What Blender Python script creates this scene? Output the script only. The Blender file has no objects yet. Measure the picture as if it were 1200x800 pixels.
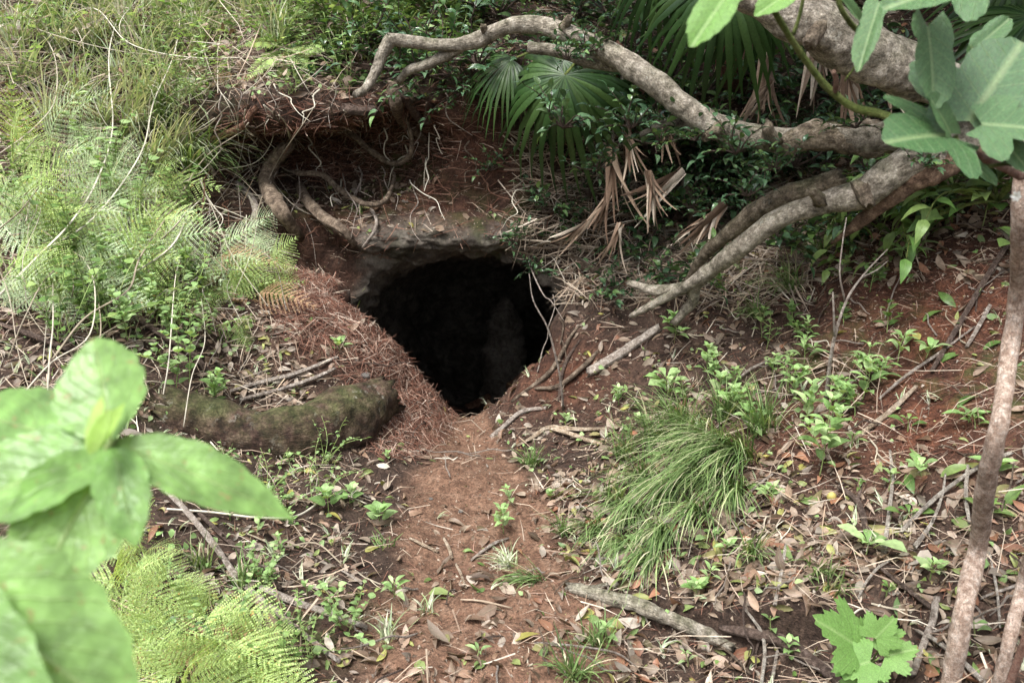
import bpy, math, random
import numpy as np
from mathutils import Vector, Matrix, Quaternion
from mathutils.bvhtree import BVHTree

S = bpy.context.scene
COL = S.collection
R = math.radians
rng = np.random.default_rng(7)
random.seed(7)

# ------------------------------------------------------------------ camera
PITCH = 15.0
CAMPOS = Vector((0.0, 0.0, 1.6))
cam_d = bpy.data.cameras.new('camera')
cam = bpy.data.objects.new('camera', cam_d)
COL.objects.link(cam)
cam.location = CAMPOS
cam.rotation_euler = (R(90 - PITCH), 0, 0)
cam_d.lens = 30.0
cam_d.sensor_width = 36.0
cam_d.clip_start = 0.02
cam_d.clip_end = 500
cam_d.dof.use_dof = True
cam_d.dof.focus_distance = 3.9
cam_d.dof.aperture_fstop = 6.3
S.camera = cam

# ------------------------------------------------------------------ light: overcast day
W = bpy.data.worlds.new('World')
S.world = W
W.use_nodes = True
wn = W.node_tree.nodes
wl = W.node_tree.links
wn.clear()
sky = wn.new('ShaderNodeTexSky')
sky.sky_type = 'NISHITA'
sky.sun_disc = False
SUN_EL, SUN_AZ = 62.0, 215.0          # azimuth measured clockwise from +Y
sky.sun_elevation = R(SUN_EL)
sky.sun_rotation = R(SUN_AZ)
sky.air_density = 1.0
sky.dust_density = 4.0
sky.ozone_density = 1.0
hs = wn.new('ShaderNodeHueSaturation')
hs.inputs['Saturation'].default_value = 0.35
bg = wn.new('ShaderNodeBackground')
bg.inputs['Strength'].default_value = 0.15
wo = wn.new('ShaderNodeOutputWorld')
wl.new(sky.outputs[0], hs.inputs['Color'])
wl.new(hs.outputs[0], bg.inputs[0])
wl.new(bg.outputs[0], wo.inputs[0])
sd = bpy.data.lights.new('sun', 'SUN')
sd.energy = 2.4
sd.angle = R(24)
sd.color = (1.0, 0.985, 0.965)
sun = bpy.data.objects.new('sun', sd)
COL.objects.link(sun)
to_sun = Vector((math.sin(R(SUN_AZ)) * math.cos(R(SUN_EL)), math.cos(R(SUN_AZ)) * math.cos(R(SUN_EL)), math.sin(R(SUN_EL))))
sun.rotation_euler = to_sun.to_track_quat('Z', 'Y').to_euler()
S.view_settings.view_transform = 'Standard'
S.view_settings.look = 'None'
S.view_settings.gamma = 1
S.view_settings.use_curve_mapping = False
S.view_settings.exposure = 1.2
S.render.engine = 'CYCLES'
S.cycles.use_denoising = True
S.cycles.max_bounces = 6
S.cycles.diffuse_bounces = 3
S.cycles.glossy_bounces = 2
S.cycles.transmission_bounces = 4
S.cycles.transparent_max_bounces = 4

# ------------------------------------------------------------------ view geometry (1200 x 800 photo pixels)
cp, sp_ = math.cos(R(PITCH)), math.sin(R(PITCH))
def ray(px, py):
    dx = (px - 600) / 1000.0
    dy = (400 - py) / 1000.0
    return Vector((dx, cp + dy * sp_, -sp_ + dy * cp))
def P(px, py, Y):                      # point seen at that place when its distance along +Y is Y
    d = ray(px, py)
    return CAMPOS + d * (Y / d.y)
def proj(p):
    p = np.asarray(p) - np.array(CAMPOS)
    f = p[..., 1] * cp - p[..., 2] * sp_
    u = p[..., 1] * sp_ + p[..., 2] * cp
    f = np.where(f < 0.05, 0.05, f)
    return 600 + 1000 * p[..., 0] / f, 400 - 1000 * u / f

# ------------------------------------------------------------------ noise
def _hash(ix, iy, iz, seed):
    h = (ix.astype(np.int64) * 374761393 + iy.astype(np.int64) * 668265263 + iz.astype(np.int64) * 2147483647 + seed * 974634777) & 0xFFFFFFFF
    h = ((h ^ (h >> 13)) * 1274126177) & 0xFFFFFFFF
    h = h ^ (h >> 16)
    return (h & 0xFFFFFF) / float(0xFFFFFF) * 2 - 1
def vnoise(x, y, z, seed=0):
    x = np.asarray(x, float); y = np.asarray(y, float); z = np.asarray(z, float)
    x, y, z = np.broadcast_arrays(x, y, z)
    ix, iy, iz = np.floor(x), np.floor(y), np.floor(z)
    fx, fy, fz = x - ix, y - iy, z - iz
    fx = fx * fx * (3 - 2 * fx); fy = fy * fy * (3 - 2 * fy); fz = fz * fz * (3 - 2 * fz)
    r = 0
    for a in (0, 1):
        for b in (0, 1):
            for c in (0, 1):
                w = (fx if a else 1 - fx) * (fy if b else 1 - fy) * (fz if c else 1 - fz)
                r = r + w * _hash(ix + a, iy + b, iz + c, seed)
    return r
def fbm(x, y, z, f, o=4, seed=0, gain=0.5):
    r = 0; a = 1; t = 0
    for i in range(o):
        r = r + a * vnoise(x * f + 17.3 * i, y * f + 5.1 * i, z * f - 9.7 * i, seed + i)
        t += a; a *= gain; f *= 2.03
    return r / t
def sstep(a, b, x):
    t = np.clip((x - a) / (b - a), 0, 1)
    return t * t * (3 - 2 * t)

# ------------------------------------------------------------------ terrain height (banks and path) and solid
CT = np.array([
 (0,.2,.05),(0,1,.03),(-.05,2.1,0),(-.1,3,0),(-.2,3.8,0),(-.29,4.5,.04),(-.3,5.4,-.2),(-.3,7,-.4),
 (-.6,2.1,.02),(-.6,3,.05),(-.62,3.5,.07),(-.42,4.2,.04),(.4,2.1,.0),(.4,3,.06),(.28,3.8,.07),(.0,4.3,.08),
 (-1.06,2.35,.12),(-1,1.2,.1),(-2,1.2,.25),(-2.15,3.4,.62),(-1.74,3.4,.5),(-1.03,3.5,.15),(-1.25,4.0,.42),
 (-1.0,4.4,.72),(-1.33,4.4,.75),(-1.6,4.5,.95),(-2.2,4.4,1.15),(-.72,4.35,.46),(-.5,4.3,.2),(-3.2,2,.7),(-3.2,3.4,1.1),(-3.2,4.6,1.75),
 (-2.2,2.4,.3),(-1.5,2.9,.28),
 (1.18,2.1,.3),(.8,2.4,.17),(.82,3.0,.25),(1.06,4.1,.62),(1.9,3.7,1.1),(.2,4.45,.42),(.30,4.6,.58),(.05,4.48,.27),(.5,4.7,.68),(.64,4.06,.36),
 (2.2,3.8,1.28),(2,2.1,.62),(3.2,2,1.0),(3.2,3.7,1.6),(1,1.2,.2),(2.5,1.2,.6),(1.39,4.6,.98),(2.1,4.3,1.42),(3.2,5,2.0),
 (-3.2,7,2.4),(3.2,7,2.6),(-5,3,2.0),(5,3,2.0),(-5,0,1.2),(5,0,1.2),(0,-3,.3)], float)
def _tp(r2):
    return np.where(r2 > 1e-9, 0.5 * r2 * np.log(np.maximum(r2, 1e-9)), 0)
_n = len(CT)
_A = np.zeros((_n + 3, _n + 3))
_d = CT[:, None, :2] - CT[None, :, :2]
_A[:_n, :_n] = _tp((_d ** 2).sum(-1)) + np.eye(_n) * 0.002
_A[:_n, _n] = 1; _A[:_n, _n + 1:] = CT[:, :2]
_A[_n, :_n] = 1; _A[_n + 1:, :_n] = CT[:, :2].T
_sol = np.linalg.solve(_A, np.concatenate([CT[:, 2], np.zeros(3)]))
def H0(x, y):
    r = _sol[_n] + _sol[_n + 1] * x + _sol[_n + 2] * y
    for i in range(_n):
        r = r + _sol[i] * _tp((x - CT[i, 0]) ** 2 + (y - CT[i, 1]) ** 2)
    return r
def H(x, y):
    xq = np.clip(x, -5.5, 5.5); yq = np.clip(y, -3, 8)
    h = H0(xq, yq) + 0.25 * (abs(x) - abs(xq)) + 0.4 * np.maximum(y - 8, 0)
    # headwall
    yw = np.interp(x, [-4, -2.4, -1.7, -1.2, -.9, .2, .5, .9, 1.6, 2.6, 4], [5.0, 4.75, 4.72, 4.8, 4.72, 4.72, 4.75, 4.8, 4.75, 4.6, 4.4])
    w = np.interp(x, [-4, -2.2, -1.6, .3, .6, 1.0, 2.0, 4], [1.2, .8, .28, .3, .55, 1.1, 1.3, 1.5])
    yw = yw + .06 * vnoise(x * 4, y * 0, 0, 5) + .03 * vnoise(x * 11, 0, 0, 6)
    top = 1.72 + .5 * (y - 4.9) + .12 * vnoise(x * 1.6, y * 1.6, 0, 8) + .05 * np.abs(x)
    s = np.clip((y - yw) / w, 0, 1); s = s * s * (3 - 2 * s)
    h = h * (1 - s) + np.maximum(top, h) * s
    # small cut bank in front of the log, lower right
    ax, ay, bx, by = .28, 2.62, 1.1, 2.12
    L = math.hypot(bx - ax, by - ay); tx, ty = (bx - ax) / L, (by - ay) / L
    sd_ = -(x - ax) * ty + (y - ay) * tx + .03 * vnoise(x * 9, y * 9, 0, 12)
    al = (x - ax) * tx + (y - ay) * ty
    win = sstep(0, .3, al) * sstep(1.1, .8, al) * sstep(-.45, -.1, sd_)
    h = h - .12 * win * sstep(.03, -.02, sd_)
    h = h + .035 * vnoise(x * 3.1, y * 3.1, 0, 2) + .018 * vnoise(x * 7.3, y * 7.3, 0, 3)
    return h
def smax(a, b, k):
    h = np.clip(0.5 + 0.5 * (a - b) / k, 0, 1)
    return b * (1 - h) + a * h + k * h * (1 - h)
def smin(a, b, k):
    return -smax(-a, -b, k)
def ell(x, y, z, c, r):
    q = np.sqrt(((x - c[0]) / r[0]) ** 2 + ((y - c[1]) / r[1]) ** 2 + ((z - c[2]) / r[2]) ** 2)
    return (q - 1) * min(r)
def bore(x, y, z):
    t = np.maximum(y - 4.7, -.4)
    cx = -.335 + .05 * t + .05 * np.sin(t * 3)
    cz = .29 - .22 * t
    rx = .60 + .10 * np.clip(t, 0, 1)
    rz = .53 + .08 * np.clip(t, 0, 1)
    q = (np.abs((x - cx) / rx) ** 2.4 + np.abs((z - cz) / rz) ** 2.4) ** (1 / 2.4)
    b = (q - 1) * .5
    b = np.maximum(b, 4.42 - y)
    return smax(b, y - 8.2, .4)
def solid(x, y, z, h):
    F = (z - h) * .7
    # recess under the root ledge, upper left, and the lip over it
    F = smin(F, ell(x, y, z, (-1.15, 4.95, 1.62), (.75, .27, .17)), .10)
    F = smax(F, -ell(x, y, z, (-1.08, 4.95, 1.30), (.56, .48, .25)), .06)
    F = smax(F, -ell(x, y, z, (-.68, 4.9, 1.40), (.36, .34, .23)), .06)
    # rock brow over the mouth
    F = smin(F, ell(x, y, z, (-.42, 4.84, .93), (.62, .2, .13)), .06)
    B = bore(x, y, z)
    F = smax(F, -B, .05)
    # pillar of rock inside
    F = smin(F, ell(x, y, z, (-.06, 6.9, -.6), (.20, .2, .75)), .16)
    return F

def surface_nets(V, o, s):
    neg = V < 0
    nx, ny, nz = V.shape
    cs = (nx - 1, ny - 1, nz - 1)
    cnt = np.zeros(cs); acc = np.zeros(cs + (3,))
    def sl(off):
        return tuple(slice(off[i], V.shape[i] - 1 + off[i]) for i in range(3))
    corners = [(a, b, c) for a in (0, 1) for b in (0, 1) for c in (0, 1)]
    for c0 in corners:
        for ax in range(3):
            if c0[ax]: continue
            c1 = list(c0); c1[ax] = 1; c1 = tuple(c1)
            va, vb = V[sl(c0)], V[sl(c1)]
            m = (va < 0) != (vb < 0)
            idx = np.nonzero(m)
            t = va[idx] / (va[idx] - vb[idx])
            p = np.array(c0, float)[None, :].repeat(len(t), 0)
            p[:, ax] += t
            acc[idx] += p; cnt[idx] += 1
    act = cnt > 0
    ids = -np.ones(cs, int)
    ii = np.nonzero(act)
    ids[ii] = np.arange(len(ii[0]))
    verts = (acc[ii] / cnt[ii][:, None] + np.stack(ii, 1)) * s + np.array(o)
    quads = []
    for ax in range(3):
        b, c = (ax + 1) % 3, (ax + 2) % 3
        s0 = [slice(None)] * 3; s1 = [slice(None)] * 3
        s0[ax] = slice(0, V.shape[ax] - 1); s1[ax] = slice(1, V.shape[ax])
        for d in (b, c):
            s0[d] = slice(1, V.shape[d] - 1); s1[d] = slice(1, V.shape[d] - 1)
        na, nb = neg[tuple(s0)], neg[tuple(s1)]
        k = np.nonzero(na != nb)
        base = [None] * 3
        base[ax] = k[ax]; base[b] = k[b] + 1; base[c] = k[c] + 1
        def cell(db, dc):
            q = list(base); q[b] = base[b] - db; q[c] = base[c] - dc
            return ids[tuple(q)]
        q = np.stack([cell(1, 1), cell(0, 1), cell(0, 0), cell(1, 0)], 1)
        flip = nb[k]
        q[flip] = q[flip][:, ::-1]
        quads.append(q)
    return verts, np.concatenate(quads)

def np_mesh(name, verts, faces, smooth=True, uv=None):
    verts = np.asarray(verts, np.float32); faces = np.asarray(faces, np.int32)
    k = faces.shape[1]
    me = bpy.data.meshes.new(name)
    me.vertices.add(len(verts)); me.vertices.foreach_set('co', verts.ravel())
    me.loops.add(faces.size); me.loops.foreach_set('vertex_index', faces.ravel())
    me.polygons.add(len(faces)); me.polygons.foreach_set('loop_start', np.arange(0, faces.size, k, dtype=np.int32))
    me.polygons.foreach_set('use_smooth', np.full(len(faces), smooth))
    me.update(calc_edges=True)
    if uv is not None:
        l = me.uv_layers.new(name='UVMap')
        l.data.foreach_set('uv', np.asarray(uv, np.float32)[faces.ravel()].ravel())
    return me

SP = .034
ox, oy, oz = -3.7, .5, -1.3
gx = np.arange(ox, 3.7, SP); gy = np.arange(oy, 8.5, SP); gz = np.arange(oz, 4.6, SP)
h2 = H(gx[:, None], gy[None, :])
Vf = solid(gx[:, None, None].astype(np.float32), gy[None, :, None].astype(np.float32), gz[None, None, :].astype(np.float32), h2[:, :, None].astype(np.float32))
tv, tq = surface_nets(Vf, (ox, oy, oz), SP)
del Vf
_m0 = np_mesh('tmp', tv, tq)
_o = bpy.data.objects.new('tmp', _m0); COL.objects.link(_o)
_md = _o.modifiers.new('s', 'SUBSURF'); _md.levels = 1
_ev = _o.evaluated_get(bpy.context.evaluated_depsgraph_get())
_em = _ev.to_mesh()
nv = len(_em.vertices)
tv = np.empty(nv * 3, np.float32); _em.vertices.foreach_get('co', tv); tv = tv.reshape(-1, 3).astype(float)
tn = np.empty(nv * 3, np.float32); _em.vertices.foreach_get('normal', tn); tn = tn.reshape(-1, 3).astype(float)
tq = np.empty(len(_em.loops), np.int32); _em.loops.foreach_get('vertex_index', tq); tq = tq.reshape(-1, 4)
_ev.to_mesh_clear(); bpy.data.objects.remove(_o); bpy.data.meshes.remove(_m0)

def seg_d(x, y, pts):
    d = 1e9
    for (a, b), (c, e) in zip(pts[:-1], pts[1:]):
        L2 = (c - a) ** 2 + (e - b) ** 2
        t = np.clip(((x - a) * (c - a) + (y - b) * (e - b)) / L2, 0, 1)
        d = np.minimum(d, np.hypot(x - a - t * (c - a), y - b - t * (e - b)))
    return d
X, Y, Z = tv.T
Bv = bore(X, Y, Z)
# rock: cave wall and brow
cave_a = sstep(.10, .02, Bv) * sstep(4.55, 4.75, Y)
brow = sstep(.22, .08, np.abs(Z - .86 - .03 * vnoise(X * 4, Y * 4, 0, 30))) * sstep(.6, .4, np.abs(X + .35)) * sstep(4.5, 4.62, Y) * sstep(5.2, 5.0, Y)
rock = np.clip(np.maximum(cave_a * sstep(.18, .35, Z + (Y - 4.7) * .5), brow), 0, 1)
pathd = seg_d(X, Y, [(0, .2), (-.05, 2.1), (-.12, 3), (-.22, 3.8), (-.29, 4.6), (-.3, 5.2)])
pw = np.interp(Y, [0, 2.1, 3, 3.8, 4.6], [.8, .5, .38, .26, .16])
path = sstep(1.0, .6, (pathd + .12 * fbm(X, Y, Z, 4, 3, 40)) / pw) * sstep(4.75, 4.6, Y)
steep = 1 - np.clip(tn[:, 2], 0, 1)
ppx, ppy = proj(tv)
def blob(px, py, rx, ry):
    return np.exp(-(((ppx - px) / rx) ** 2 + ((ppy - py) / ry) ** 2))
red = blob(1120, 370, 170, 110) + .8 * blob(1040, 520, 150, 60) + .8 * blob(650, 440, 60, 50) + .6 * blob(540, 150, 60, 50) + .45 * blob(500, 240, 150, 60) + .45 * blob(380, 350, 70, 60) + .35 * blob(540, 520, 60, 60) + .3 * blob(480, 450, 40, 60)
red = np.clip(red + .25 * fbm(X, Y, Z, 2.2, 3, 50), 0, 1)
dn = .022 * fbm(X, Y, Z, 5, 3, 60) + .010 * fbm(X, Y, Z, 22, 2, 70) * (1 - .5 * path) + .004 * vnoise(X * 60, Y * 60, Z * 60, 90)
dn += rock * (.11 * np.abs(fbm(X, Y * .7, Z * 1.8, 5, 5, 80, .6)) - .03)
dn += steep * (1 - rock) * (.05 * fbm(X, Y, Z * 1.2, 7, 4, 85, .6) - .02 * np.abs(fbm(X, Y, Z, 14, 3, 86)))
tv = tv + tn * dn[:, None]

# ------------------------------------------------------------------ materials
class NT:
    def __init__(s, name):
        s.m = bpy.data.materials.new(name); s.m.use_nodes = True
        s.t = s.m.node_tree; s.t.nodes.clear()
    def n(s, typ, **kw):
        nd = s.t.nodes.new('ShaderNode' + typ)
        for k, v in kw.items():
            if k[0] == '_': setattr(nd, k[1:], v)
            else:
                key = k.replace('__', ' ')
                nd.inputs[int(key[1:]) if key[0] == 'i' and key[1:].isdigit() else key].default_value = v
        return nd
    def l(s, a, b, i=0, o=0):
        s.t.links.new(a.outputs[o] if isinstance(o, (int, str)) else o, b.inputs[i])
        return b
    def noise(s, vec, scale, detail=4, rough=.55, dist=0):
        nd = s.n('TexNoise', Scale=scale, Detail=detail, Roughness=rough, Distortion=dist)
        if vec: s.t.links.new(vec, nd.inputs['Vector'])
        return nd.outputs[0]
    def ramp(s, fac, stops, interp='LINEAR'):
        nd = s.n('ValToRGB'); cr = nd.color_ramp; cr.interpolation = interp
        while len(cr.elements) < len(stops): cr.elements.new(.5)
        for e, (p, c) in zip(cr.elements, stops):
            e.position = p; e.color = (c[0], c[1], c[2], 1) if hasattr(c, '__len__') else (c, c, c, 1)
        s.t.links.new(fac, nd.inputs[0]); return nd.outputs[0]
    def mix(s, fac, a, b, mode='MIX'):
        nd = s.n('Mix', _data_type='RGBA', _blend_type=mode)
        for sock, v in ((nd.inputs[0], fac), (nd.inputs[6], a), (nd.inputs[7], b)):
            if isinstance(v, (int, float)): sock.default_value = v if sock == nd.inputs[0] else (v, v, v, 1)
            elif isinstance(v, tuple): sock.default_value = (v[0], v[1], v[2], 1)
            else: s.t.links.new(v, sock)
        return nd.outputs[2]
    def math(s, op, a, b=0.5, clamp=False):
        nd = s.n('Math', _operation=op, _use_clamp=clamp)
        for i, v in enumerate((a, b)):
            if isinstance(v, (int, float)): nd.inputs[i].default_value = v
            else: s.t.links.new(v, nd.inputs[i])
        return nd.outputs[0]
    def attr(s, name):
        return s.n('Attribute', _attribute_name=name).outputs['Fac']
    def bump(s, h, strength, dist, prev=None):
        nd = s.n('Bump', Strength=strength, Distance=dist)
        s.t.links.new(h, nd.inputs['Height'])
        if prev: s.t.links.new(prev, nd.inputs['Normal'])
        return nd.outputs[0]
    def out(s, sh):
        o = s.n('OutputMaterial'); s.t.links.new(sh, o.inputs[0]); return s.m
    def bsdf(s, col, rough=.8, normal=None, spec=.3):
        b = s.n('BsdfPrincipled')
        b.inputs['Specular IOR Level'].default_value = spec
        for k, v in (('Base Color', col), ('Roughness', rough)):
            if isinstance(v, (int, float)): b.inputs[k].default_value = v
            elif isinstance(v, tuple): b.inputs[k].default_value = (*v, 1)
            else: s.t.links.new(v, b.inputs[k])
        if normal: s.t.links.new(normal, b.inputs['Normal'])
        return b.outputs[0]
    def obj(s):
        return s.n('TexCoord').outputs['Object']
    def isl(s):
        return s.n('NewGeometry').outputs['Random Per Island']

def soil_material(name, rockmix=True):
    s = NT(name); o = s.obj()
    n1 = s.noise(o, 3.0, 5); n2 = s.noise(o, 17, 6, .65); n3 = s.noise(o, 75, 4, .7); n4 = s.noise(o, 230, 2, .7)
    dark = s.ramp(n2, [(.25, (.016, .010, .007)), (.5, (.045, .028, .020)), (.75, (.10, .068, .050))])
    redc = s.ramp(n2, [(.25, (.022, .008, .005)), (.5, (.075, .028, .015)), (.78, (.17, .065, .034))])
    trod = s.ramp(n2, [(.25, (.08, .040, .024)), (.5, (.175, .098, .062)), (.75, (.27, .17, .115))])
    c = s.mix(s.math('MULTIPLY', s.attr('red'), s.ramp(n1, [(.3, .6), (.6, 1.15)]), True), dark, redc)
    c = s.mix(s.math('MULTIPLY', s.attr('path'), .85), c, trod)
    crumb = s.ramp(n3, [(.35, .45), (.52, 1.0), (.68, 1.5)])
    c = s.mix(.9, c, crumb, 'MULTIPLY')
    c = s.mix(.6, c, s.ramp(n4, [(.3, .5), (.5, 1), (.7, 1.5)]), 'MULTIPLY')
    vor = s.n('TexVoronoi', Scale=2.2, Randomness=1); s.t.links.new(o, vor.inputs['Vector'])
    # rock
    rn = s.noise(o, 6, 8, .68, .6); rn2 = s.noise(o, 40, 5, .7)
    rc = s.ramp(rn, [(.3, (.030, .024, .019)), (.48, (.095, .080, .064)), (.6, (.17, .15, .125)), (.72, (.085, .072, .035))])
    rc = s.mix(.7, rc, s.ramp(rn2, [(.3, .5), (.6, 1.3)]), 'MULTIPLY')
    c = s.mix(s.attr('rock'), c, rc)
    # moss film
    mo = s.math('MULTIPLY', s.attr('moss'), s.ramp(s.noise(o, 9, 4), [(.45, 0), (.6, 1)]), True)
    c = s.mix(mo, c, (.055, .08, .02))
    h = s.math('ADD', s.math('MULTIPLY', n2, .6), s.math('MULTIPLY', n3, .35))
    h = s.math('ADD', h, s.math('MULTIPLY', n4, .12))
    nb = s.bump(h, .9, .035)
    rough = s.ramp(n3, [(.3, .95), (.8, .75)])
    return s.out(s.bsdf(c, rough, nb, .25))
M = {}
M['soil'] = soil_material('soil')

def leafy(name, stops, rough=.5, trans=.25, spec=.4, vein=None, bright=(.7, 1.3), bumpy=.0, spots=0, vmix=.35):
    """stops: colour ramp over a random number per leaf"""
    s = NT(name)
    r = s.isl()
    wn_ = s.n('TexWhiteNoise', _noise_dimensions='1D'); s.t.links.new(r, wn_.inputs['W'])
    oi = s.n('ObjectInfo').outputs['Random']
    rr = s.math('FRACT', s.math('ADD', r, oi))
    c = s.ramp(rr, stops)
    c = s.mix(1.0, c, s.ramp(wn_.outputs[0], [(0, bright[0]), (1, bright[1])]), 'MULTIPLY')
    o = s.obj()
    c = s.mix(.55, c, s.ramp(s.noise(o, 55, 3, .6), [(.3, .6), (.7, 1.4)]), 'MULTIPLY')
    nb = None
    if vein:
        uv = s.n('UVMap').outputs[0]
        sep = s.n('SeparateXYZ'); s.t.links.new(uv, sep.inputs[0])
        u = s.math('ABSOLUTE', s.math('SUBTRACT', sep.outputs[0], .5))
        mid = s.ramp(u, [(0, 1), (.035, .0)])
        # side veins run obliquely from the midrib
        sv = s.math('SUBTRACT', s.math('MULTIPLY', sep.outputs[1], vein), s.math('MULTIPLY', u, vein * .9))
        sw = s.math('ABSOLUTE', s.math('SUBTRACT', s.math('FRACT', sv), .5))
        side = s.ramp(sw, [(0, 1), (.07, 0)])
        v = s.math('MAXIMUM', mid, s.math('MULTIPLY', side, .45))
        c = s.mix(s.math('MULTIPLY', v, vmix), c, s.mix(.5, c, (.5, .6, .3)))
        nb = s.bump(v, .5, .003)
    if spots:
        k1 = s.ramp(s.noise(o, 130, 2, .5), [(.66, 0), (.69, 1)]); k2 = s.ramp(s.noise(o, 28, 4, .7), [(.3, .72), (.7, 1.2)])
        c = s.mix(1.0, c, k2, 'MULTIPLY'); c = s.mix(s.math('MULTIPLY', k1, spots), c, (.30, .22, .10))
    if bumpy:
        nb = s.bump(s.noise(o, 90, 3), bumpy, .004, nb)
    b = s.bsdf(c, rough, nb, spec)
    if trans:
        t = s.n('BsdfTranslucent')
        tc = s.mix(1.0, c, (1.25, 1.2, .6), 'MULTIPLY')
        s.t.links.new(tc, t.inputs[0])
        mx = s.n('MixShader', Fac=trans)
        s.t.links.new(b, mx.inputs[1]); s.t.links.new(t.outputs[0], mx.inputs[2])
        b = mx.outputs[0]
    return s.out(b)

def bark(name, a, b, c3, scale=30, moss=0.0, stretch=True, rough=.85, lichen=.0, crack=.35):
    s = NT(name); o = s.obj()
    uv = s.n('UVMap').outputs[0]
    mp = s.n('Mapping'); s.t.links.new(uv, mp.inputs[0]); mp.inputs['Scale'].default_value = (26, 5, 1) if stretch else (10, 6, 1)
    n1 = s.noise(o, scale * .25, 5, .6); n2 = s.noise(o, scale, 6, .7); n3 = s.noise(mp.outputs[0], 3, 4, .7)
    c = s.ramp(n2, [(.33, a), (.5, b), (.66, c3)])
    c = s.mix(.6, c, s.ramp(n1, [(.3, .55), (.65, 1.25)]), 'MULTIPLY')
    c = s.mix(.5, c, s.ramp(n3, [(.3, .6), (.7, 1.3)]), 'MULTIPLY')
    if moss:
        g = s.n('NewGeometry'); sp = s.n('SeparateXYZ'); s.t.links.new(g.outputs['Normal'], sp.inputs[0])
        mk = s.math('MULTIPLY', s.ramp(s.noise(o, 7, 5, .6), [(.5 - moss * .2, 0), (.6, 1)]), s.ramp(sp.outputs[2], [(.1, .25), (.8, 1)]))
        c = s.mix(s.math('MULTIPLY', mk, moss), c, s.ramp(n2, [(.3, (.035, .05, .012)), (.7, (.12, .15, .05))]))
    n4 = s.noise(o, scale * 4.5, 4, .75)
    c = s.mix(.75, c, s.ramp(n4, [(.32, .45), (.5, 1.0), (.66, 1.55)]), 'MULTIPLY')
    vo = s.n('TexVoronoi', Scale=scale * .9, Randomness=1.0); s.t.links.new(s.mix(.25, o, n2, 'ADD'), vo.inputs['Vector'])
    spot = s.ramp(vo.outputs['Distance'], [(.18, 1), (.30, 0)])
    patch = s.ramp(s.noise(o, scale * .2, 3, .6), [(.5, 0), (.62, 1)])
    c = s.mix(s.math('MULTIPLY', s.math('MULTIPLY', spot, patch), lichen), c, (.42, .42, .36))
    c = s.mix(s.math('MULTIPLY', s.ramp(n3, [(.3, 1), (.42, 0)]), crack), c, (.02, .014, .01))
    h = s.math('ADD', s.math('ADD', s.math('MULTIPLY', n2, .6), s.math('MULTIPLY', n3, .9)), s.math('MULTIPLY', n4, .4))
    return s.out(s.bsdf(c, rough, s.bump(h, 1.0, .016), .25))

def flat_var(name, stops, rough=.8, trans=0, spec=.25, bright=(.7, 1.3)):
    return leafy(name, stops, rough, trans, spec, None, bright)

M['litter'] = leafy('dead_leaf', [(0, (.15, .088, .055)), (.2, (.28, .205, .15)), (.4, (.10, .06, .036)), (.55, (.34, .27, .205)), (.7, (.21, .125, .08)), (.85, (.46, .40, .33)), (.95, (.08, .045, .032)), (1, (.34, .32, .13))], .5, .12, .45, 9, (.55, 1.25), .3)
M['litter_green'] = leafy('fallen_green_leaf', [(0, (.10, .18, .04)), (.3, (.17, .25, .08)), (.55, (.30, .34, .12)), (.75, (.40, .36, .10)), (1, (.13, .21, .08))], .45, .2, .4, 9, (.7, 1.2))
M['litter_rust'] = leafy('rusty_dead_leaf', [(0, (.20, .085, .045)), (.5, (.27, .135, .08)), (1, (.15, .065, .038))], .5, .1, .4, 9)
M['needle'] = flat_var('root_fibre', [(0, (.05, .022, .015)), (.3, (.12, .05, .032)), (.65, (.20, .10, .068)), (.88, (.30, .2, .15)), (1, (.46, .38, .31))])
M['straw'] = flat_var('dry_straw', [(0, (.30, .22, .15)), (.4, (.42, .35, .27)), (.7, (.2, .13, .09)), (1, (.5, .45, .37))])
M['twig'] = bark('dry_twig', (.22, .17, .14), (.44, .37, .31), (.66, .60, .53), 60)
M['twig_dark'] = bark('dark_twig', (.06, .04, .032), (.13, .09, .07), (.24, .18, .15), 60)
M['twig_pale'] = flat_var('pale_stem', [(0, (.30, .25, .18)), (.5, (.46, .41, .32)), (1, (.62, .58, .48))], .8)
M['stick_pale'] = bark('weathered_stick', (.26, .21, .17), (.50, .44, .37), (.74, .69, .61), 55, crack=.5)
M['root'] = bark('root_bark', (.07, .05, .036), (.19, .14, .10), (.34, .27, .20), 35)
M['root_red'] = bark('red_root_bark', (.11, .05, .03), (.22, .11, .07), (.34, .2, .14), 35)
M['limb'] = bark('grey_limb_bark', (.095, .08, .06), (.265, .23, .18), (.48, .43, .36), 30, .35, False, lichen=.55, crack=.5)
M['limb_wet'] = bark('dark_limb_bark', (.06, .045, .032), (.18, .14, .10), (.36, .30, .23), 26, .5, False, lichen=.3, crack=.7)
M['sap'] = bark('sapling_bark', (.34, .22, .16), (.56, .42, .33), (.76, .64, .55), 60, 0, False, lichen=.3, crack=.3)
M['log'] = bark('rotten_log', (.018, .011, .008), (.055, .031, .022), (.13, .085, .065), 22, .6, True, lichen=.35, crack=.9)
M['cutwood'] = bark('broken_wood', (.28, .19, .12), (.50, .39, .28), (.66, .56, .44), 40)
M['grass'] = leafy('grass_blade', [(0, (.12, .20, .065)), (.35, (.19, .28, .10)), (.7, (.075, .13, .045)), (.80, (.27, .36, .14)), (1, (.62, .57, .40))], .5, .25, .3)
M['grass_dry'] = leafy('dry_grass_blade', [(0, (.56, .53, .44)), (.3, (.28, .38, .22)), (.6, (.58, .55, .44)), (.8, (.36, .44, .24)), (1, (.22, .30, .12))], .6, .25, .3)
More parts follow.
